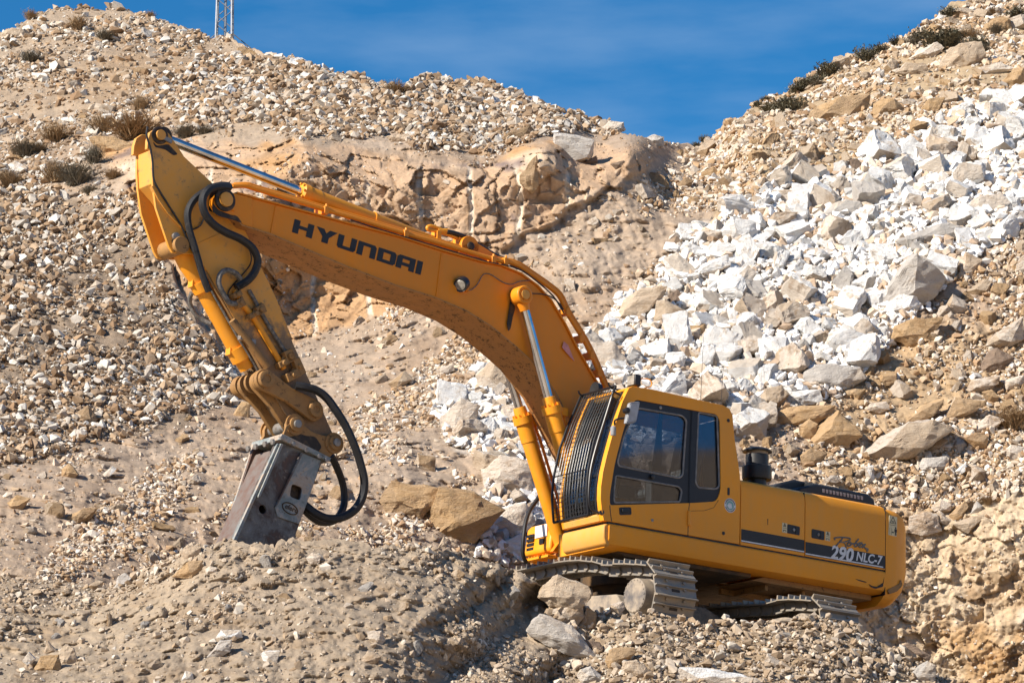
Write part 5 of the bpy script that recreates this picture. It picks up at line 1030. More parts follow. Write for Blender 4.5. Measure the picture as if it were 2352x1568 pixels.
# ---- hydraulic breaker
KY = .27
bk = MB()
side = S('B', [(440, 735), (470, 725), (800, 860), (758, 880), (555, 1440)], KY); low = np.array(side[-1])-np.array(side[-2]); low = low/np.linalg.norm(low)
e1 = tuple(np.array(side[-1])+low*.35); s0 = S('B', [(110, 1425)], KY)[0]; e0 = tuple(np.array(s0)+low*.35)
hole = rounded(S('B', [(548, 1018), (622, 1046), (606, 1135), (533, 1108)], KY), .04, 4)
cx, cz = S('B', [(350, 1195)], KY)[0]; rh = .05
rhole = [(cx+rh*math.cos(2*math.pi*k/16), cz+rh*math.sin(2*math.pi*k/16)) for k in range(16)]
outline = side+[e1, e0]
fo = S('B', [(282, 752), (300, 745), (640, 900), (600, 1440), (75, 1412)], -KY); fo = fo[:3]+[tuple(np.array(fo[3])+low*.35), tuple(np.array(fo[4])+low*.35)]
bk.prism(outline, KY-.035, KY, holes=[hole, rhole]); bk.prism(fo, -KY, -KY+.035)
brk = bk.build('hydraulic_breaker', 'rusty_breaker_steel', EX, .005)
# inner cell body and front ribs
inner = S('B', [(520, 760), (770, 870), (560, 1430), (330, 1330)], KY); inner = inner[:3]+[tuple(np.array(inner[2])+low*.3), tuple(np.array(inner[3])+low*.3)]+inner[3:]
MB().prism(inner, -KY+.06, KY-.06).build('power_cell', 'grease', brk)
fr = MB()
strip = S('B', [(440, 740), (455, 742), (140, 1425), (110, 1425)], KY); strip = strip[:2]+[tuple(np.array(strip[2])+low*.35), tuple(np.array(strip[3])+low*.35)]
fr.prism(strip, KY, KY+.04); fs_ = S('B', [(282, 752), (302, 752), (104, 1420), (75, 1412)], -KY); fs_ = fs_[:2]+[tuple(np.array(fs_[2])+low*.35), tuple(np.array(fs_[3])+low*.35)]; fr.prism(fs_, -KY-.03, -KY)
back = S('B', [(465, 770), (478, 776), (180, 1425), (160, 1425)], KY); back = back[:2]+[tuple(np.array(back[2])+low*.3), tuple(np.array(back[3])+low*.3)]
MB().prism(back, -KY+.035, KY-.035).build('front_plate', 'dark_brown_steel', brk)  # dark brown plate, darker than the ribs at its edges
fr.build('front_rib', 'flaking_breaker_steel', brk, .004)
MB().prism(S('B', [(458, 742), (476, 748), (318, 1105), (300, 1118), (300, 1105)], KY), KY, KY+.06).build('wear_rib', 'flaking_breaker_steel', brk, .004)
MB().prism(S('B', [(608, 800), (622, 806), (445, 1165), (428, 1180)], KY), KY, KY+.035).build('wear_rib', 'rusty_breaker_steel', brk, .004)
MB().prism(S('B', [(622, 806), (750, 856), (715, 980), (640, 1190), (600, 1300), (450, 1250), (430, 1180), (445, 1165)], KY), KY, KY+.018,
           holes=[rounded(S('B', [(548, 1018), (622, 1046), (606, 1135), (533, 1108)], KY), .04, 4)]).build('cover_plate', 'flaking_breaker_steel', brk, .004)
cx, cz = S('B', [(540, 1190)], KY+.02)[0]; ring = [(cx+.105*math.cos(2*math.pi*k/24)*1.0, KY+.02, cz+.062*math.sin(2*math.pi*k/24)-.02*math.cos(2*math.pi*k/24)*-1) for k in range(25)]
MB().tube(ring, .008, 6).build('emblem_ring', 'dark_underside', brk)
text_part('emblem_lettering', 'efero', (cx+.075, KY+.019, cz-.002), (-1, 0, -.22), (-.05, 0, 1), .06, 'dark_underside', brk, .2, .01, 1.0, .01)
# top plate and bracket ears with pins
tp = S('B', [(462, 690), (470, 672), (812, 842), (800, 868), (455, 712)], KY)
MB().prism(tp, -KY-.05, KY+.05).build('top_plate', 'flaking_breaker_steel', brk, .005)
for x, y in ((480, 700), (560, 742), (650, 785), (740, 828), (790, 852)):
    X, Z = S('B', [(x, y)], KY+.04)[0]; MB().lathe((X, KY+.04, Z), (0, 1, 0), [(0, .028), (.025, .028), (.03, 0)], 6).build('bolt', 'worn_steel', brk)
X, Z = S('B', [(440, 725)], KY)[0]
for y in (-.26, -.1, .1, .26): MB().lathe((X+.02, y, Z), (1, 0, -.3), [(0, .035), (.03, .035), (.035, 0)], 6).build('bolt', 'worn_steel', brk)
earp = S('B', [(478, 690), (512, 640), (512, 600), (528, 566), (572, 553), (612, 566), (634, 610), (690, 655), (760, 680), (830, 684), (872, 700), (888, 735), (878, 775), (845, 800), (805, 846)], KY-.02)
for s in (1, -1):
    y = (KY-.06, KY-.01) if s > 0 else (-KY+.01, -KY+.06)
    er = MB().prism(earp, *y).build('mounting_ear', 'muddy_and_shaded_yellow', brk, .006)
    e = (KY-.01)*s
    for (x, y_), r in (((575, 606), .085), ((848, 735), .085)):
        X, Z = S('B', [(x, y_)], KY)[0]
        MB().lathe((X, e, Z), (0, s, 0), [(0, .125), (.02, .125), (.02, r), (.05, r), (.055, r*.8), (.055, r*.4), (.045, 0)], 22).build('pin_boss', 'muddy_and_shaded_yellow', er)
        MB().lathe((X, e+s*.055, Z), (0, s, 0), [(0, r*.55), (.03, r*.55), (.035, 0)], 14).build('pin', 'worn_steel', brk)
for (x, y_) in ((575, 606), (848, 735)):
    X, Z = S('B', [(x, y_)], KY)[0]; MB().cyl((X, -KY, Z), (X, KY, Z), .07, n=18).build('pin', 'worn_steel', brk)
MB().prism(rounded(S('B', [(515, 690), (560, 690), (600, 660), (640, 680), (720, 690), (765, 760), (735, 800), (650, 760), (560, 720)], KY), .03), KY-.009, KY-.005).build('oil_stain', 'grease', brk)
MB().prism(S('B', [(495, 690), (480, 690), (505, 620), (560, 585), (570, 595), (520, 630)], KY), KY+.01, KY+.03).build('hose_strap', 'muddy_and_shaded_yellow', brk)

# ---- boom cylinders (barrel on the upper frame, chrome rod up to the boom)
for Y, c0, c1, eye in ((.40, ('D', 452, 172), None, ('C', 1130, 715)), (-.40, ('D', 237, 248), ('D', 560, 1300), None)):
    g = np.array(V3(*c0, 1, Y))
    if eye: e = np.array(V3(*eye, 1, Y)); d = (g-e)/np.linalg.norm(g-e); f_ = g+d*1.85
    else: f_ = np.array(V3(*c1, 1, Y)); d = (f_-g)/np.linalg.norm(f_-g); e = g-d*1.27
    L_ = np.linalg.norm(f_-g); m_ = MB()
    m_.lathe(g, d, [(-.02, .075), (0, .08), (.10, .085), (.10, .125), (.19, .125), (.19, .105), (.42, .105), (.43, .098), (L_-.1, .095), (L_, .09)], 28)
    for k in range(10):
        a = 2*math.pi*k/10; u = np.cross(d, [0, 1, 0]); q = g+d*.095+.105*(math.cos(a)*u+math.sin(a)*np.array([0, 1, 0])); m_.cyl(q-d*.03, q+d*.02, .014, n=6)
    side_ = np.array([0, .12 if Y > 0 else .10, 0])+np.array([-.1, 0, 0])
    m_.box(tuple(g+d*.15+np.array([-.20, -.06, -.05])), tuple(g+d*.15+np.array([-.05, .06, .05])))
    cy = m_.build('boom_cylinder', YP, EX)
    q0 = g+d*.2+np.array([-.16, 0, 0]); MB().tube(catmull([q0, q0+d*.3+np.array([-.02, 0, 0]), q0+d*(L_-.4), g+d*(L_-.2)+np.array([-.1, 0, 0])]), .02, 8).build('feed_pipe', YP, cy)
    MB().cyl(e+d*.02, g, .056, n=24).build('rod', 'chrome', cy)
    s = 1 if Y > 0 else -1
    ey = MB().lathe(e-np.array([0, .08*s, 0]), (0, s, 0), [(0, .115), (.16, .115), (.17, .10), (.17, .075), (.155, .07), (.155, 0)], 24); ey.cyl(e+d*.05, e+d*.19, .085, .06, 20); ey.build('rod_eye', YB, cy, .005)
    MB().lathe(e+np.array([0, .07*s, 0]), (0, s, 0), [(0, .06), (.03, .06), (.035, 0)], 18).build('pin', YD, cy)
    MB().lathe(f_-np.array([0, .09, 0]), (0, 1, 0), [(0, .11), (.18, .11)], 22).build('cylinder_foot', 'muddy_and_shaded_yellow', cy)

# ---- upper frame: sill, belly, front
sec = lambda z1, z0, yo: [(yo-.03, z1), (yo, z1-.03), (yo, z0+.10), (yo-.035, z0+.035), (yo-.11, z0), (yo-.45, z0)]
fr = MB()
zt = 1.275
side_sec = [(0.47, zt), (1.44, zt), (1.455, zt-.02), (1.455, 1.10), (1.43, 1.035), (1.36, 1.00), (0.47, 1.00)]
fr.prism(side_sec, -2.80, 1.56, axis=0)
uf = fr.build('upper_frame', YP, EX, .0)
nose = [(1.56, zt), (1.615, zt-.012), (1.63, zt-.05), (1.63, 1.10), (1.60, 1.03), (1.54, 1.0)]
MB().prism([(x, z) for x, z in nose], .62, 1.44).build('front_sill', YD, uf, .015)
MB().prism([(-2.6, 1.25), (.95, 1.25), (.95, 1.12), (.7, .98), (-2.6, .98)], -.92, .47).prism([(-2.6, 1.25), (.15, 1.25), (.15, 1.08), (-.1, .98), (-2.6, .98)], -1.40, -.921).build('belly_frame', 'muddy_and_shaded_yellow', uf, .01)
MB().prism([(-2.75, .999), (-1.0, .999), (-.8, .93), (-2.75, .93)], .55, 1.25).build('belly_plate', 'muddy_and_shaded_yellow', uf, .006)
MB().prism([(-.75, .999), (1.3, .999), (1.2, .95), (-.75, .95)], .3, 1.30).build('belly_plate', 'dark_underside', uf, .006)
mb = MB()
for X in (-2.3, -1.75, -1.15): mb.box((X, .45, .86), (X+.05, 1.15, .93))
mb.box((-2.7, .50, .86), (-.9, .56, .93)); mb.build('belly_rib', 'muddy_and_shaded_yellow', uf, .006)  # darker paint puts the shade under the frame into the ribs' colour
MB().lathe((0, 0, .72), (0, 0, 1), [(0, .62), (.10, .62), (.10, .72), (.27, .72)], 40).build('slewing_ring', 'dark_underside', EX)
MB().prism([(-.05, 2.1), (.4, 1.9), (.9, 1.45), (1.05, 1.25), (-.7, 1.25), (-.6, 1.6)], -.40, -.33).prism([(-.05, 2.1), (.4, 1.9), (.9, 1.45), (1.05, 1.25), (-.7, 1.25), (-.6, 1.6)], .33, .40).build('boom_bracket', YB, uf, .008)
# seam line shadow gap between sill and doors is a real recess
MB().box((-2.78, .6, 1.272), (1.58, 1.435, 1.295)).build('door_seal', 'black_plastic', uf)
# front right storage box, grab rail, steps and the loose wiring between
sb = MB().prism([(.25, 1.26), (1.0, 1.26), (1.03, 1.30), (.99, 1.60), (.93, 1.66), (.25, 1.66)], -.95, -.42).build('storage_box', YP, EX, .03)
mb = MB()
for k in range(4): mb.box((1.002, -.90, 1.33+k*.055), (1.03, -.76, 1.365+k*.055))
mb.build('vent_slot', 'black_paint', sb); MB().box((1.0, -.64, 1.38), (1.032, -.55, 1.45)).build('vent_slot', 'black_paint', sb)
MB().box((1.004, -.74, 1.47), (1.022, -.50, 1.62)).build('sticker', 'white_decal', sb)
st = MB().box((.75, -.84, 1.18), (1.10, -.36, 1.21)); 
for k in range(8): st.box((.9, -.82+k*.058, 1.21), (1.1, -.805+k*.058, 1.225))
st.box((.8, -.8, 1.10), (1.0, -.45, 1.18)); st.build('step_plate', YP, EX, .004)
MB().lathe((.85, -.55, 1.05), (0, 1, 0), [(0, .16), (.10, .16), (.10, .10), (.22, .10), (.22, .17), (.30, .17)], 26).build('foot_bracket', 'muddy_and_shaded_yellow', uf)
for k in range(5):
    r_ = random.Random(k); MB().tube(catmull([(1.0+r_.uniform(-.1, .3), .1+k*.1, 1.18), (1.1, .2+k*.09, 1.02+r_.uniform(-.05, .05)), (.95, .35+k*.1, 1.05), (.8, .5+k*.1, 1.15)]), .012, 6).build('wire', 'dusty_rubber', uf)
MB().tube(catmull([V3('D', x, y, 0, X) for x, y, X in ((395, 860, 1.0), (370, 910, 1.1), (320, 980, 1.2), (285, 1070, 1.3), (268, 1170, 1.35), (260, 1280, 1.35), (270, 1350, 1.3), (300, 1395, 1.2))]), .026, 10).build('hose', 'rubber', EX)
# ---- cab
CY0, CY1 = .64, 1.45
prof = [(1.28, 2.99), (1.33, 2.93), (1.40, 2.78), (1.47, 2.58), (1.55, 2.32), (1.62, 2.08), (1.67, 1.88), (1.695, 1.70), (1.695, 1.55), (1.675, 1.42), (1.64, 1.30)]
def profx(z): return float(np.interp(z, [p[1] for p in prof][::-1], [p[0] for p in prof][::-1]))
cabo = [(1.64, 1.30)]+[p for p in prof[::-1]][1:-2]+[(1.31, 2.955), (1.255, 2.985), (.95, 2.995), (-.15, 2.975), (-.255, 2.945), (-.30, 2.87), (-.335, 2.6), (-.43, 2.15), (-.44, 2.0), (-.435, 1.30)]
dk = rounded(S('D', [(1093, 178), (1520, 258), (1690, 287), (1715, 330), (1722, 850), (1690, 930), (1500, 941), (905, 957), (902, 890), (940, 650), (1000, 420), (1055, 240)], CY1), [.05, 0, .08, .08, .12, .12, 0, .03, .05, .1, .1, .08], 4)
cab = bpy.data.objects.new('cab', None); COL.objects.link(cab); cab.parent = EX
MB().prism(cabo, CY1-.075, CY1, holes=[dk]).build('side_shell', YP, cab, .008)
rw = rounded([(.95, 2.75), (-.15, 2.75), (-.25, 2.0), (-.2, 1.8), (1.45, 1.8), (1.40, 2.2)], .06)
MB().prism(cabo, CY0, CY0+.05, holes=[rw]).build('side_shell', YP, cab, .006)
MB().prism(rw, CY0+.02, CY0+.028).build('window', 'tinted_glass', cab)
roof = [(1.33, 2.93), (1.31, 2.955), (1.255, 2.985), (.95, 2.995), (-.15, 2.975), (-.255, 2.945), (-.30, 2.87), (-.24, 2.86), (1.28, 2.90)]
MB().prism(roof, CY0+.05, CY1-.075).build('roof', YP, cab)
MB().box((.95, .62, 2.996), (.25, 1.30, 3.015)).build('roof_hatch', 'black_plastic', cab, .006)
back = [(-.30, 2.87), (-.335, 2.6), (-.43, 2.15), (-.44, 2.0), (-.435, 1.30), (-.37, 1.30), (-.37, 2.0), (-.27, 2.6), (-.24, 2.87)]
bw = MB(); bw.box((-.435, CY0+.05, 1.30), (-.375, CY1-.075, 2.05)); bw.prism(back, CY0+.05, CY0+.14); bw.prism(back, CY1-.165, CY1-.075)
bw.build('rear_wall', YP, cab); MB().prism([(-.43, 2.05), (-.30, 2.86), (-.29, 2.86), (-.42, 2.05)], CY0+.14, CY1-.165).build('rear_window', 'tinted_glass', cab)
MB().box((-.37, CY0+.05, 1.30), (1.58, CY1-.075, 1.34)).build('floor', 'interior', cab)
# front pillars are the shell edges; a sill under the windscreen, the screen itself
MB().prism([(1.645, 1.30), (1.665, 1.37), (1.62, 1.40), (1.58, 1.30)], CY0+.05, CY1-.075).build('front_sill', YD, cab, .006)
g0 = [(p[0]-.055, p[1]) for p in prof if 1.38 < p[1] < 2.95]
g1 = [(p[0]-.010, p[1]) for p in g0]
MB().prism(g0+g1[::-1], CY0+.05, CY1-.08).build('windscreen', 'front_glass', cab)
def bar(y, off, wy, wx, z0, z1, name, mat, par):
    zz = np.linspace(z0, z1, 16); o_ = [(profx(z)+off, z) for z in zz]; i_ = [(profx(z)+off-wx, z) for z in zz]
    return MB().prism(o_+i_[::-1], y-wy/2, y+wy/2).build(name, mat, par)
bar(1.10, -.03, .05, .035, 1.40, 2.93, 'windscreen_frame', 'black_paint', cab); bar(.73, -.03, .05, .035, 1.40, 2.93, 'windscreen_frame', 'black_paint', cab); bar(1.335, -.02, .06, .04, 1.40, 2.93, 'windscreen_frame', 'black_paint', cab)
MB().box((1.60, .55, 1.86), (1.625, 1.35, 1.89)).build('windscreen_frame', 'black_paint', cab)
MB().tube(catmull([(profx(z)+.01, .98+.12*(z-1.5), z) for z in (1.5, 1.75, 2.0, 2.2)]), .012, 6).build('wiper', 'black_plastic', cab)
# wire guard over the screen
gd = MB(); off = .075
zs = np.linspace(1.40, 3.02, 30)
gx = lambda z: float(np.interp(z, [1.38, 1.45, 1.7, 1.96, 2.3, 2.63, 2.97, 3.03], [1.655, 1.665, 1.695, 1.675, 1.60, 1.475, 1.315, 1.285]))+off-.06
for y in np.linspace(.53, 1.17, 13)[1:-1]: gd.tube([(gx(z), y, z) for z in zs], .0046, 4)
for z in zs[1:-1]: gd.tube([(gx(z), .53, z), (gx(z), 1.17, z)], .0046, 4)
guard = gd.build('wire_guard', 'black_paint', cab)
fr = MB()
for y in (.51, 1.19): fr.tube([(gx(z), y, z) for z in zs], .016, 6)
fr.tube([(gx(z), .84, z) for z in zs], .008, 6)
for z in (zs[0], zs[-1]): fr.tube([(gx(z), .51, z), (gx(z), 1.19, z)], .016, 6)
fr.tube([(gx(1.95)+.004, .51, 1.95), (gx(1.95)+.004, 1.19, 1.95)], .006, 6)
for y in (.56, 1.15): fr.tube([(gx(2.99), y, 2.99), (gx(2.99)+.06, y, 3.03), (gx(2.99)+.07, y, 3.06)], .012, 6); fr.tube([(gx(2.99), y, 2.99), (1.20, y, 3.0)], .012, 6)
fr.build('guard_frame', 'black_paint', guard)
# grab rail beside the screen, mirror, lamps
rail = catmull([(1.40, 1.40, 2.86), (1.50, 1.40, 2.88), (1.52, 1.38, 2.80), (1.60, 1.36, 2.52), (1.70, 1.35, 2.2), (1.77, 1.34, 1.9), (1.79, 1.34, 1.6), (1.76, 1.34, 1.46), (1.71, 1.36, 1.415), (1.66, 1.40, 1.40)], 4)
hr = MB().tube(rail, .014, 8); hr.lathe((1.655, 1.41, 1.395), (.3, .9, 0), [(0, .03), (.04, .03)], 10); hr.build('grab_rail', 'black_paint', cab)
mp = rounded(S('D', [(1040, 203), (1116, 196), (1086, 352), (1010, 362)], 1.62), .03, 3)
mi = MB().prism(mp, 1.60, 1.65).build('mirror', 'grey_plastic', cab, .01)
MB().prism([(a*.84+sum(p[0] for p in mp)/len(mp)*.16, b*.84+sum(p[1] for p in mp)/len(mp)*.16) for a, b in mp], 1.65, 1.656).build('mirror_back', 'galvanised', mi)
mb = MB().tube(catmull([V3('D', x, y, 1, Y) for x, y, Y in ((945, 395, 1.42), (938, 340, 1.46), (965, 322, 1.50), (1010, 315, 1.54), (1025, 290, 1.58), (1020, 260, 1.6))]), .012, 8)
X, _, Z = V3('D', 1018, 262, 1, 1.62); mb.lathe((X, 1.60, Z), (0, 1, 0), [(0, .03), (.07, .035), (.08, .02), (.08, 0)], 12)
mb.build('mirror_arm', 'black_paint', mi)
X, _, Z = V3('D', 927, 410, 1, 1.44); MB().lathe((X, 1.44, Z-.06), (0, 0, 1), [(0, .03), (.01, .035), (.10, .035), (.12, .015), (.12, 0)], 12).build('side_lamp', 'grey_plastic', cab)
X, _, Z = V3('D', 1085, 45, 1, 1.15)
lp = MB().box((X-.03, 1.08, Z-.07), (X+.06, 1.24, Z+.07)).build('work_lamp', 'black_plastic', cab, .01)
MB().box((X+.06, 1.095, Z-.058), (X+.068, 1.225, Z+.058)).build('lens', 'lamp_glass', lp); MB().box((X-.01, 1.13, Z-.16), (X+.03, 1.19, Z-.07)).tube(catmull([(X-.03, 1.2, Z+.03), (X-.15, 1.25, Z+.03), (X-.18, 1.25, Z-.04), (X-.1, 1.22, Z-.08)]), .008, 6).build('bracket', 'yellow_paint', lp)
X, _, Z = V3('D', 805, 112, 1, .72)
lp = MB().lathe((X-.06, .72, Z), (1, 0, .1), [(0, .05), (.03, .085), (.10, .09), (.10, .08), (.09, 0)], 16).build('work_lamp', 'black_plastic', cab); MB().box((X-.05, .70, 2.98), (X-.02, .74, Z)).build('bracket', 'black_plastic', lp)
# door: dark upper frame with two panes, yellow lower panel
dY0, dY1 = CY1-.055, CY1-.012
w1 = rounded(S('D', [(1112, 240), (1440, 296), (1474, 330), (1446, 735), (1418, 757), (975, 668), (965, 640), (1012, 440)], CY1), [.04, .05, .05, .05, .06, .04, .03, .1], 4)
w2 = rounded(S('D', [(950, 738), (1415, 820), (1440, 850), (1425, 932), (940, 938), (938, 880)], CY1), .03, 3)
w3 = rounded(S('D', [(1562, 272), (1700, 300), (1716, 818), (1690, 838), (1560, 828), (1540, 790)], CY1), .03, 3)
dfr = [p for p in dk]
door = MB().prism(dfr, dY0, dY1, holes=[w1, w2, w3]).build('door_frame', 'black_paint', cab, .004)
for h, nm in ((w1, 'window'), (w2, 'window'), (w3, 'window')):
    MB().prism(h, dY1-.025, dY1-.017).build(nm, 'tinted_glass', door)
    c = np.mean(np.array(h), axis=0); sg = MB(); P = [(p[0], dY1-.004, p[1]) for p in h]; sg.tube(P+[P[0]], .012, 6); sg.build('window_seal', 'window_rubber', door)
MB().prism(S('D', [(1285, 268), (1305, 272), (1300, 700), (1230, 690)], CY1), dY1-.04, dY1-.028).build('window_divider', 'black_plastic', door)
X, _, Z = V3('D', 1280, 238, 1, CY1); MB().lathe((X, dY1, Z), (0, 1, 0), [(0, .02), (.008, .02), (.012, .01), (.012, 0)], 12).build('bolt', 'worn_steel', door)
X, _, Z = V3('D', 1215, 748, 1, CY1); MB().lathe((X, dY1, Z), (0, 1, 0), [(0, .03), (.03, .03), (.035, .02), (.035, 0)], 12).build('latch_knob', 'black_plastic', door)
# door gaps (dark inlays cut round the lower panel), hinge, handle, locks, vents
def gap(pts, y, r=.006, name='panel_gap', par=cab): return MB().tube(pts, r, 4).build(name, 'black_paint', par)
gap([V3('D', x, y, 1, CY1) for x, y in ((902, 958), (905, 1000), (915, 1078))], 0)
gap([V3('D', x, y, 1, CY1) for x, y in ((1500, 262), (1512, 262), (1497, 600), (1490, 941), (1482, 1010), (1478, 1185))], 0, .005)
gap([V3('D', x, y, 1, CY1) for x, y in ((1490, 1000), (1600, 998), (1670, 975), (1705, 920))], 0, .003)
MB().prism(rounded(S('D', [(970, 974), (1058, 972), (1062, 1028), (974, 1032)], CY1), .02), CY1-.004, CY1+.004).build('door_handle', 'black_plastic', cab)
MB().prism(rounded(S('D', [(988, 988), (1045, 986), (1048, 1010), (990, 1012)], CY1), .012), CY1+.004, CY1+.022).build('door_handle', 'black_plastic', cab, .004)
for x, y, r, m_ in ((1215, 1069, .018, 'worn_steel'), (1776, 334, .022, 'black_plastic'), (1740, 1165, .022, 'black_plastic')):
    X, _, Z = V3('D', x, y, 1, CY1); MB().lathe((X, CY1-.01, Z), (0, 1, 0), [(0, r), (.016, r), (.018, r*.5), (.018, 0)], 14).build('lock', m_, cab)
MB().prism(rounded(S('D', [(1770, 828), (1786, 830), (1786, 884), (1770, 884)], CY1), .012), CY1-.004, CY1+.004).build('vent_slot', 'black_plastic', cab)
X, _, Z = V3('D', 1484, 1055, 1, CY1); MB().lathe((X, CY1+.012, Z-.095), (0, 0, 1), [(0, .012), (.01, .022), (.18, .022), (.19, .012), (.19, 0)], 10).build('hinge', YP, cab)
X, _, Z = V3('D', 1789, 960, 1, CY1)
stk = MB().lathe((X, CY1-.01, Z), (0, 1, 0), [(0, .088), (.013, .088), (.013, 0)], 28).build('round_sticker', 'white_decal', cab)
MB().lathe((X, CY1-.01, Z), (0, 1, 0), [(0, .057), (.015, .057), (.015, 0)], 24).build('sticker_print', 'teal_decal', stk)
MB().prism([(X+.05, Z-.01), (X+.02, Z+.03), (X-.02, Z+.02), (X-.03, Z-.03), (X+.01, Z-.045)], CY1+.004, CY1+.007).build('sticker_print', 'white_decal', stk)
for a in range(11):
    t = math.radians(15+a*15); MB().box((X-.073*math.cos(t)-.005, CY1+.002, Z+.073*math.sin(t)-.009), (X-.073*math.cos(t)+.005, CY1+.005, Z+.073*math.sin(t)+.009)).build('sticker_print', 'dark_decal', stk)
for a in range(9):
    t = math.radians(205+a*16); MB().box((X-.073*math.cos(t)-.005, CY1+.002, Z+.073*math.sin(t)-.008), (X-.073*math.cos(t)+.005, CY1+.005, Z+.073*math.sin(t)+.008)).build('sticker_print', 'dark_decal', stk)
# seat, console and levers inside
se = MB().prism(rounded([(.05, 1.75), (.62, 1.80), (.62, 1.92), (.10, 1.90)], .05), .72, 1.22).build('seat', 'seat_fabric', cab, .03)
MB().prism(rounded([(.05, 1.85), (.20, 1.88), (.02, 2.62), (-.14, 2.58)], .07), .74, 1.20).build('backrest', 'seat_fabric', se, .03)
MB().box((.05, .80, 1.34), (.55, 1.14, 1.76)).build('seat_base', 'interior', se, .02)
for y in (.60, 1.27):
    b = MB().box((.1, y-.07, 1.34), (.85, y+.07, 1.98)).build('console', 'interior', cab, .03); MB().cyl((.78, y, 1.98), (.82, y, 2.16), .02, .03, 10).build('lever', 'black_plastic', b)
MB().tube(catmull([(1.2, .95, 1.34), (1.15, .95, 1.7), (1.05, .95, 2.0)]), .03, 8).build('lever', 'black_plastic', cab)

# ---- antennas
for x, y0, y1, Y, nm in ((1722, 205, 5, 1.0, 0), (1572, 170, -340, .9, 1)):
    p = np.array(V3('D', x, y0, 1, Y)); p[2] = 2.96; q = p+np.array([-.03, 0, 1.0 if nm else .65])
    a = MB().tube([p, p+np.array([0, 0, .14]), p+np.array([0, 0, .15]), q], [.022, .018, .004, .0025], 6)
    a.box(tuple(p+np.array([-.03, -.03, 0])), tuple(p+np.array([.03, .03, .04]))); a.build('antenna', 'black_plastic', EX)

# ---- engine hood, side doors, counterweight
HY = 1.45
hz = lambda x: 2.115-.008*(-x-.45)
def side_door(x0, x1, name):
    s_ = [(HY-.16, 2.125), (HY-.10, 2.118), (HY-.035, 2.085), (HY-.006, 2.03), (HY, 1.96), (HY, 1.295), (HY-.05, 1.295), (HY-.16, 1.295)]
    return MB().prism(s_, x1, x0, axis=0).build(name, YP, EX, .004)
d1 = side_door(-.452, -1.470, 'side_door'); d2 = side_door(-1.482, -2.795, 'side_door')
MB().box((-2.79, .2, 1.29), (-.45, HY-.17, 2.06)).build('engine_block_cover', 'black_plastic', EX)
MB().prism([(-.46, 2.11), (-.46, 2.125), (-2.80, 2.11), (-2.80, 2.09)], -1.40, HY-.155).build('hood_deck', YP, EX)
MB().box((-2.79, -1.42, 1.30), (-.60, .2, 2.09)).build('right_side_cover', YP, EX, .02)
cws = [(HY-.20, 2.10), (HY-.10, 2.09), (HY-.03, 2.04), (HY, 1.94), (HY, 1.10), (HY-.06, 1.0), (HY-.16, .96), (-HY+.16, .96), (-HY, 1.1), (-HY, 1.94), (-HY+.2, 2.10)]
def counterweight():
    import bmesh
    # lofted rings from the seam to the rear: outline shrinks and rounds towards the tail
    rings = []; N = 0
    xs = [(-2.805, 0, 0, 0), (-2.95, .0, 0, 0), (-3.06, .015, .01, .05), (-3.16, .05, .03, .12), (-3.24, .11, .06, .21), (-3.30, .20, .11, .32), (-3.34, .34, .19, .44), (-3.355, .6, .32, .56)]
    v = []
    for x, iy, it, ib in xs:
        o = [(HY-.22-iy*.6, 2.105-it), (HY-.10-iy, 2.095-it), (HY-.03-iy, 2.045-it*1.1), (HY-iy, 1.94-it*1.2), (HY-iy, 1.10+ib*.9), (HY-.05-iy, .95+ib), (HY-.18-iy, .86+ib)]
        o = rounded(o+[(-a, b) for a, b in o[::-1]], .02, 1); N = len(o); v.append([(x, a, b) for a, b in o])
    mb = MB(); vs = [p for r_ in v for p in r_]; fs = []
    for i in range(len(v)-1):
        for k in range(N): k2 = (k+1) % N; fs.append((i*N+k, i*N+k2, (i+1)*N+k2, (i+1)*N+k))
    fs.append(tuple(range(N))); fs.append(tuple(range((len(v)-1)*N, len(v)*N)))
    mb.add(vs, fs); o = mb.build('counterweight', YP, EX, 0, 50); return o
cw = counterweight()
MB().box((-2.803, .9, .98), (-2.796, HY-.004, 2.08)).build('panel_gap', 'black_paint', cw)
MB().box((-1.482, .9, 1.30), (-1.470, HY-.02, 2.09)).build('panel_gap', 'black_paint', EX)
# chipped lower corner
for pts in ([(1060, 1170), (1085, 1185), (1120, 1192), (1165, 1160), (1175, 1120), (1165, 1190), (1110, 1205), (1080, 1195)], [(960, 1132), (1000, 1142), (1045, 1155), (1040, 1160), (990, 1148)]):
    MB().prism(S('E', pts, 1.455), 1.455, 1.458).build('chipped_paint', 'grease', uf)
MB().prism(rounded(S('E', [(1200, 1215), (1240, 1190), (1285, 1170), (1300, 1135), (1310, 1180), (1270, 1225), (1215, 1245)], HY), .02), HY-.05, HY+.001).build('mud_stain', 'muddy_and_shaded_yellow', cw)
# black stripe, white pinstripe, model lettering
for dd, x0, x1, c in ((d1, -.462, -1.466, ((105, 757), (585, 852), (580, 947), (105, 850))), (d2, -1.486, -2.79, ((595, 856), (1180, 966), (1180, 1064), (590, 947)))):
    z = [p[1] for p in S('E', c, HY)]; zt_, zb = (z[0]+z[1])/2, (z[2]+z[3])/2
    MB().box((x1, HY, zb), (x0, HY+.003, zt_)).build('black_stripe', 'dark_decal', dd); MB().box((x1+(.03 if dd is d2 else 0), HY, zb+.006), (x0, HY+.0045, zb+.022)).build('white_pinstripe', 'white_decal', dd)
p = S('E', [(775, 978)], HY)[0]; q = S('E', [(965, 1012)], HY)[0]; e_ = S('E', [(1158, 1045)], HY)[0]
text_part('model_lettering', '290', (p[0], HY+.003, p[1]+.0), (-1, 0, 0), (0, 0, 1), .165, 'white_decal', d2, .22, .032, 1.27*abs(q[0]-p[0])/.52*1.0, .004)
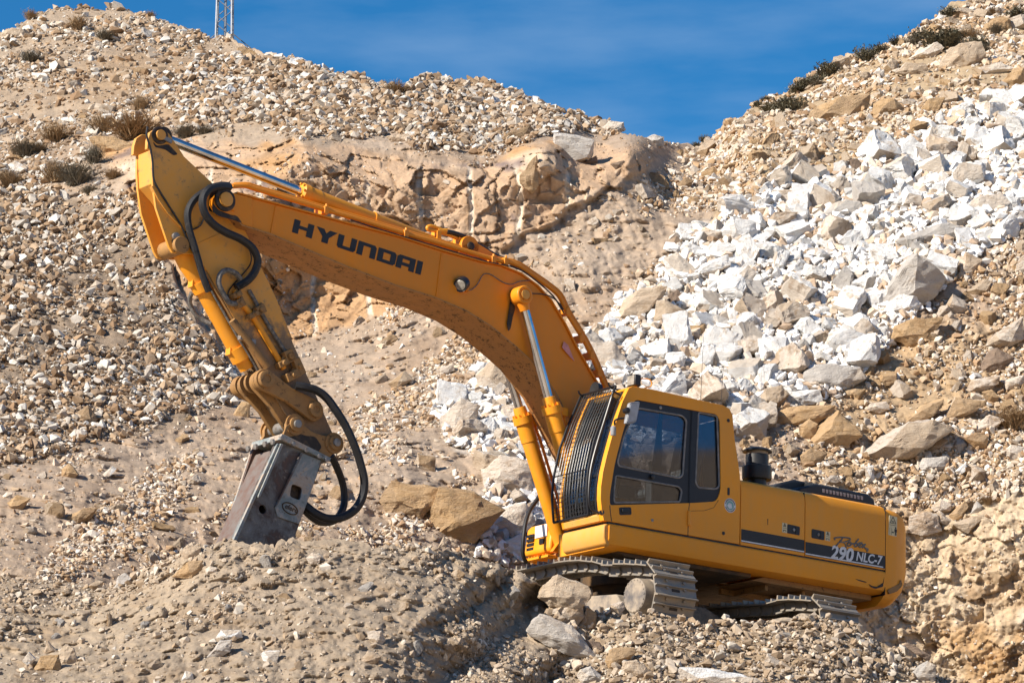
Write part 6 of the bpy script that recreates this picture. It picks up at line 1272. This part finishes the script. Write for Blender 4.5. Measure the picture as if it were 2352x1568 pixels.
text_part('model_lettering', 'NLC-7', (q[0]+.005, HY+.003, q[1]+.028), (-1, 0, 0), (0, 0, 1), .112, 'white_decal', d2, .22, .024, 1.0*abs(e_[0]-q[0])/.46, .004)
sc_ = [[(812, 845), (806, 832), (850, 826), (915, 832), (920, 848), (880, 862), (850, 862), (880, 868), (895, 905)], [(868, 832), (838, 868), (815, 892)], [(918, 862), (902, 874), (906, 890), (922, 888), (932, 874), (924, 862), (912, 866), (940, 874), (952, 872)], [(985, 838), (960, 870), (952, 892), (972, 892), (978, 874), (962, 872)], [(982, 886), (1000, 880), (1000, 868), (985, 874), (988, 896), (1008, 896), (1030, 878)], [(1005, 862), (1022, 890), (1042, 915), (1048, 930), (1053, 912), (1030, 905)], [(1036, 876), (1012, 905)]]
mb = MB()
for st_ in sc_: mb.tube(catmull(xz(S('E', st_, HY), HY+.002), 4), .0105, 6)
mb.build('script_lettering', 'grey_script', d2)
# latches and warning stickers
for dd, a, b in ((d1, [(460, 728), (551, 748), (549, 812), (457, 795)], [(422, 717), (458, 724), (457, 796), (420, 788)]), (d2, [(640, 763), (733, 783), (731, 848), (638, 830)], [(742, 782), (776, 788), (774, 856), (739, 848)])):
    l_ = MB().prism(rounded(S('E', a, HY), .015, 2), HY-.004, HY+.005).build('latch', 'black_plastic', dd)
    c = np.mean(np.array(S('E', a, HY)), axis=0); MB().lathe((c[0]-.005, HY+.005, c[1]), (0, 1, 0), [(0, .019), (.006, .019), (.008, .01), (.008, 0)], 14).build('lock', 'worn_steel', l_)
    MB().prism([(c[0]-.06, c[1]-.04), (c[0]-.03, c[1]-.04), (c[0]-.03, c[1]+.04), (c[0]-.06, c[1]+.04)], HY+.005, HY+.012).build('latch_grip', 'black_paint', l_)
    B_ = S('E', b, HY); s_ = MB().prism(B_, HY-.004, HY+.003).build('warning_sticker', 'cream_decal', dd); c = np.mean(np.array(B_), axis=0)
    mb = MB(); tri = [(c[0]-.024, c[1]+.015), (c[0]+.024, c[1]+.015), (c[0], c[1]+.062)]; mb.prism(tri, HY+.003, HY+.0045, holes=[[(c[0]-.014, c[1]+.021), (c[0]+.014, c[1]+.021), (c[0], c[1]+.048)]])
    mb.prism([(c[0]-.006, c[1]+.024), (c[0]+.008, c[1]+.024), (c[0]+.001, c[1]+.042)], HY+.003, HY+.0045)
    mb.box((c[0]-.024, HY+.003, c[1]-.05), (c[0]-.018, HY+.0045, c[1]-.026)); mb.box((c[0]+.018, HY+.003, c[1]-.05), (c[0]+.024, HY+.0045, c[1]-.026)); mb.box((c[0]-.018, HY+.003, c[1]-.034), (c[0]+.018, HY+.0045, c[1]-.027)); mb.box((c[0]-.03, HY+.003, c[1]-.006), (c[0]+.03, HY+.0045, c[1]-.002))
    mb.build('sticker_print', 'dark_decal', s_)
B_ = S('E', [(1212, 662), (1270, 678), (1266, 822), (1204, 808)], HY); c = np.mean(np.array(B_), axis=0); s_ = MB().prism(rounded(B_, .012, 2), HY-.01, HY+.004).build('warning_sticker', 'cream_decal', cw)
mb = MB(); mb.prism([(c[0]-.055, c[1]+.03), (c[0]+.055, c[1]+.03), (c[0], c[1]+.125)], HY+.004, HY+.006, holes=[[(c[0]-.042, c[1]+.037), (c[0]+.042, c[1]+.037), (c[0], c[1]+.108)]])
mb.prism([(c[0]-.02, c[1]+.045), (c[0]-.004, c[1]+.045), (c[0]-.008, c[1]+.07)], HY+.004, HY+.006); mb.prism([(c[0]+.004, c[1]+.045), (c[0]+.022, c[1]+.045), (c[0]+.01, c[1]+.07)], HY+.004, HY+.006)
mb.box((c[0]-.06, HY+.004, c[1]+.008), (c[0]+.06, HY+.006, c[1]+.013))
mb.box((c[0]+.05, HY+.004, c[1]-.115), (c[0]+.053, HY+.006, c[1]-.03)); mb.box((c[0]+.02, HY+.004, c[1]-.115), (c[0]+.023, HY+.006, c[1]-.03)); mb.box((c[0]-.012, HY+.004, c[1]-.085), (c[0]+.014, HY+.006, c[1]-.077))
for sx in (1, -1): mb.prism([(c[0]+.001+sx*.02, c[1]-.081), (c[0]+.001+sx*.008, c[1]-.07), (c[0]+.001+sx*.008, c[1]-.092)], HY+.004, HY+.006)
mx_ = c[0]-.045; mb.box((mx_-.012, HY+.004, c[1]-.115), (mx_-.002, HY+.006, c[1]-.07)); mb.box((mx_+.002, HY+.004, c[1]-.115), (mx_+.012, HY+.006, c[1]-.07)); mb.box((mx_-.02, HY+.004, c[1]-.075), (mx_+.02, HY+.006, c[1]-.035)); mb.lathe((mx_, HY+.004, c[1]-.02), (0, 1, 0), [(0, .012), (.002, .012), (.002, 0)], 12)
mb.build('sticker_print', 'dark_decal', s_)
MB().prism(S('E', [(312, 690), (318, 690), (317, 735), (314, 735)], HY), HY, HY+.002).build('scratch', 'grease', d1)
# air pre-cleaner and black ribbed hood cover
X, _, _ = V3('E', 235, 390, 1, .9)
pc = MB().lathe((X, .9, 2.12), (0, 0, 1), [(0, .12), (.16, .12), (.16, .178), (.185, .185), (.32, .185), (.335, .165), (.335, .145), (.47, .145), (.475, .14)], 28).build('air_cleaner', 'black_plastic', EX)
MB().lathe((X, .9, 2.59), (0, 0, 1), [(0, .135), (.045, .135)], 24).build('mesh_band', 'dusty_frame', pc)
MB().lathe((X, .9, 2.63), (0, 0, 1), [(0, .185), (.012, .188), (.03, .165), (.05, .11), (.06, .05), (.062, 0)], 28).build('rain_cap', 'black_plastic', pc)
hc = [(-1.62, 2.12), (-1.60, 2.30), (-1.72, 2.36), (-1.93, 2.43), (-2.80, 2.43), (-2.98, 2.39), (-3.05, 2.30), (-3.05, 2.10)]
hv = MB().prism(hc, .10, .72).build('hood_cover', 'black_plastic', EX, .03)
MB().prism([(-1.68, 2.12), (-1.72, 2.25), (-2.0, 2.335), (-2.86, 2.335), (-2.98, 2.28), (-3.0, 2.10)], .70, 1.05).build('hood_cover', 'black_plastic', EX, .03)
mb = MB()
for k in range(13): X = -2.08-k*.056; mb.prism([(.72, 2.345), (.74, 2.425), (.80, 2.40), (.98, 2.342)], X-.03, X, axis=0)
mb.build('cooling_rib', 'black_plastic', hv)
mb = MB()
for k in range(12): X = -2.10-k*.058; mb.box((X-.035, 1.05, 2.24), (X, 1.055, 2.285))
mb.build('vent_opening', 'grey_plastic', hv)

# ---- undercarriage: two tracks square to the upper frame, seen end-on at their drive sprockets
def shoe_mesh():
    mb = MB(); p = .214; h = .305
    mb.box((-h, -p/2+.004, -.016), (h, p/2+.012, .0))
    for y, z in ((-p/2+.02, .052), (.02, .036)):
        mb.prism([(y-.014, 0), (y+.018, 0), (y+.008, z), (y-.006, z)], -h, h, axis=0)
    mb.box((-.06, .045, .0), (.06, .08, .004), 1)
    for x in (-.13, .13): mb.box((x-.028, -p/2-.01, -.125), (x+.028, p/2-.02, -.016)); mb.lathe((x-.05, p/2-.03, -.075), (1, 0, 0), [(0, .042), (.10, .042)], 12)
    for x in (-.13, .13):
        for y in (-.045, .04): mb.lathe((x, y, 0), (0, 0, 1), [(0, .02), (.02, .02), (.022, 0)], 6)
    return mb
SHOE = shoe_mesh().build('track_shoe', ['track_steel', 'grease'], None, .003); COL.objects.unlink(SHOE)
def track(xc, zoff, toprun, sy, yfar):
    tr = bpy.data.objects.new('track', None); COL.objects.link(tr); tr.parent = EX
    cz = zoff-.42+.0; R_ = .43
    # path of the shoe plates: far end -> top run -> round the sprocket -> a little of the bottom run
    path = [(yfar-.0, cz-R_*.6), (yfar-.34, cz-.1), (yfar-.30, cz+.22), (yfar-.05, cz+R_*.92)]+toprun
    for k in range(1, 13):
        a = math.radians(62-k*14.5); path.append((sy+R_*math.cos(a)*1.0, cz+R_*math.sin(a)))
    path += [(sy-.35, cz-R_-.02), (sy-.8, cz-R_-.02)]
    P = catmull([(0, a, b) for a, b in path], 12); d = [0]
    for a, b in zip(P[:-1], P[1:]): d.append(d[-1]+np.linalg.norm(np.array(b)-np.array(a)))
    P = np.array(P); n = int(d[-1]/.214); first = True
    for k in range(n):
        s0 = (k+.5)*.214; q = np.array([np.interp(s0, d, P[:, i]) for i in range(3)]); a = np.array([np.interp(max(s0-.107, 0), d, P[:, i]) for i in range(3)]); b = np.array([np.interp(s0+.107, d, P[:, i]) for i in range(3)])
        t = (b-a)/np.linalg.norm(b-a); nn = np.array([0, -t[2], t[1]]); o = SHOE.copy(); COL.objects.link(o); o.parent = tr
        rs = random.Random(k); nn = nn+t*rs.uniform(-.03, .03); nn /= np.linalg.norm(nn); t = np.array([0, nn[2], -nn[1]])
        o.matrix_local = Matrix([[1, 0, 0, xc+rs.uniform(-.004, .004)], [0, t[1], nn[1], q[1]], [0, t[2], nn[2], q[2]], [0, 0, 0, 1]])
    for s in (1, -1):
        pass
    f = MB().prism([(-1.75, cz-.30), (sy-.62, cz-.30), (sy-.50, cz-.22), (sy-.42, cz-.02), (sy-.52, cz+.10), (sy-1.0, cz+.14), (-1.75, cz+.10)], xc-.20, xc+.13, axis=0)
    f.prism([(-1.75, cz-.30), (sy-.75, cz-.30), (sy-.75, cz-.02), (-1.75, cz+.02)], xc+.10, xc+.20, axis=0)
    f.build('track_frame', 'dusty_frame', tr, .02)
    MB().lathe((xc-.20, sy, cz), (1, 0, 0), [(0, .30), (.12, .30), (.14, .24), (.30, .24), (.31, .215), (.46, .205), (.47, .19), (.47, 0)], 32).build('final_drive', 'dusty_frame', tr, .006)
    mb = MB()
    for k in range(20): a = 2*math.pi*k/20; mb.lathe((xc+.245, sy+.185*math.cos(a), cz+.185*math.sin(a)), (1, 0, 0), [(0, .010), (.03, .010), (.032, 0)], 6)
    mb.build('bolt', 'dusty_frame', tr)
    mb = MB()
    for x in (xc-.05, xc+.05): mb.lathe((x-.02, sy, cz), (1, 0, 0), [(0, .36), (.04, .36)], 36)
    mb.build('sprocket', 'track_steel', tr)
    for y in (.55, -.7): MB().lathe((xc-.22, y, cz+.26), (1, 0, 0), [(0, .05), (.02, .085), (.40, .085), (.44, .07), (.46, .03), (.46, 0)], 18).build('carrier_roller', 'dusty_frame', tr)
    MB().lathe((xc-.18, yfar, cz), (1, 0, 0), [(0, .30), (.36, .30)], 30).build('idler', 'track_steel', tr)
    return tr
tr1 = track(1.35, .755, [(-1.2, .90), (-.48, .925), (.07, .925), (.49, .925), (.9, .90), (1.27, .835), (1.52, .765), (1.78, .745)], 2.03, -1.95)
tr2 = track(-1.10, .64, [(-1.2, .72), (-.4, .72), (.4, .70), (1.0, .66), (1.5, .62), (1.85, .625)], 2.12, -1.9)
# car body and inner side of the second track
MB().prism([(-1.0, .10), (1.1, .10), (1.1, .42), (.5, .62), (-.5, .62), (-1.0, .42)], -.75, .75).build('car_body', 'dusty_frame', EX, .02)
mb = MB().prism([(.3, -.15), (1.62, -.15), (1.62, .36), (1.5, .42), (.3, .40)], -.90, -.86, axis=0); mb.box((-.9, 1.30, -.15), (-.80, 1.36, .42))
mb.build('track_guard', 'dusty_frame', tr2, .008)
mb = MB().tube(catmull([(-.80, 1.36, .28), (-.80, 1.6, .36), (-.80, 1.95, .36), (-.80, 2.2, .24), (-.80, 2.32, .05)]), .03, 8); mb.build('guard_rim', 'dusty_frame', tr2)
MB().prism([(1.38, -.15), (2.2, -.15), (2.25, .1), (2.1, .3), (1.9, .34), (1.38, .26)], -.88, -.85, axis=0).build('track_guard', 'black_paint', tr2)
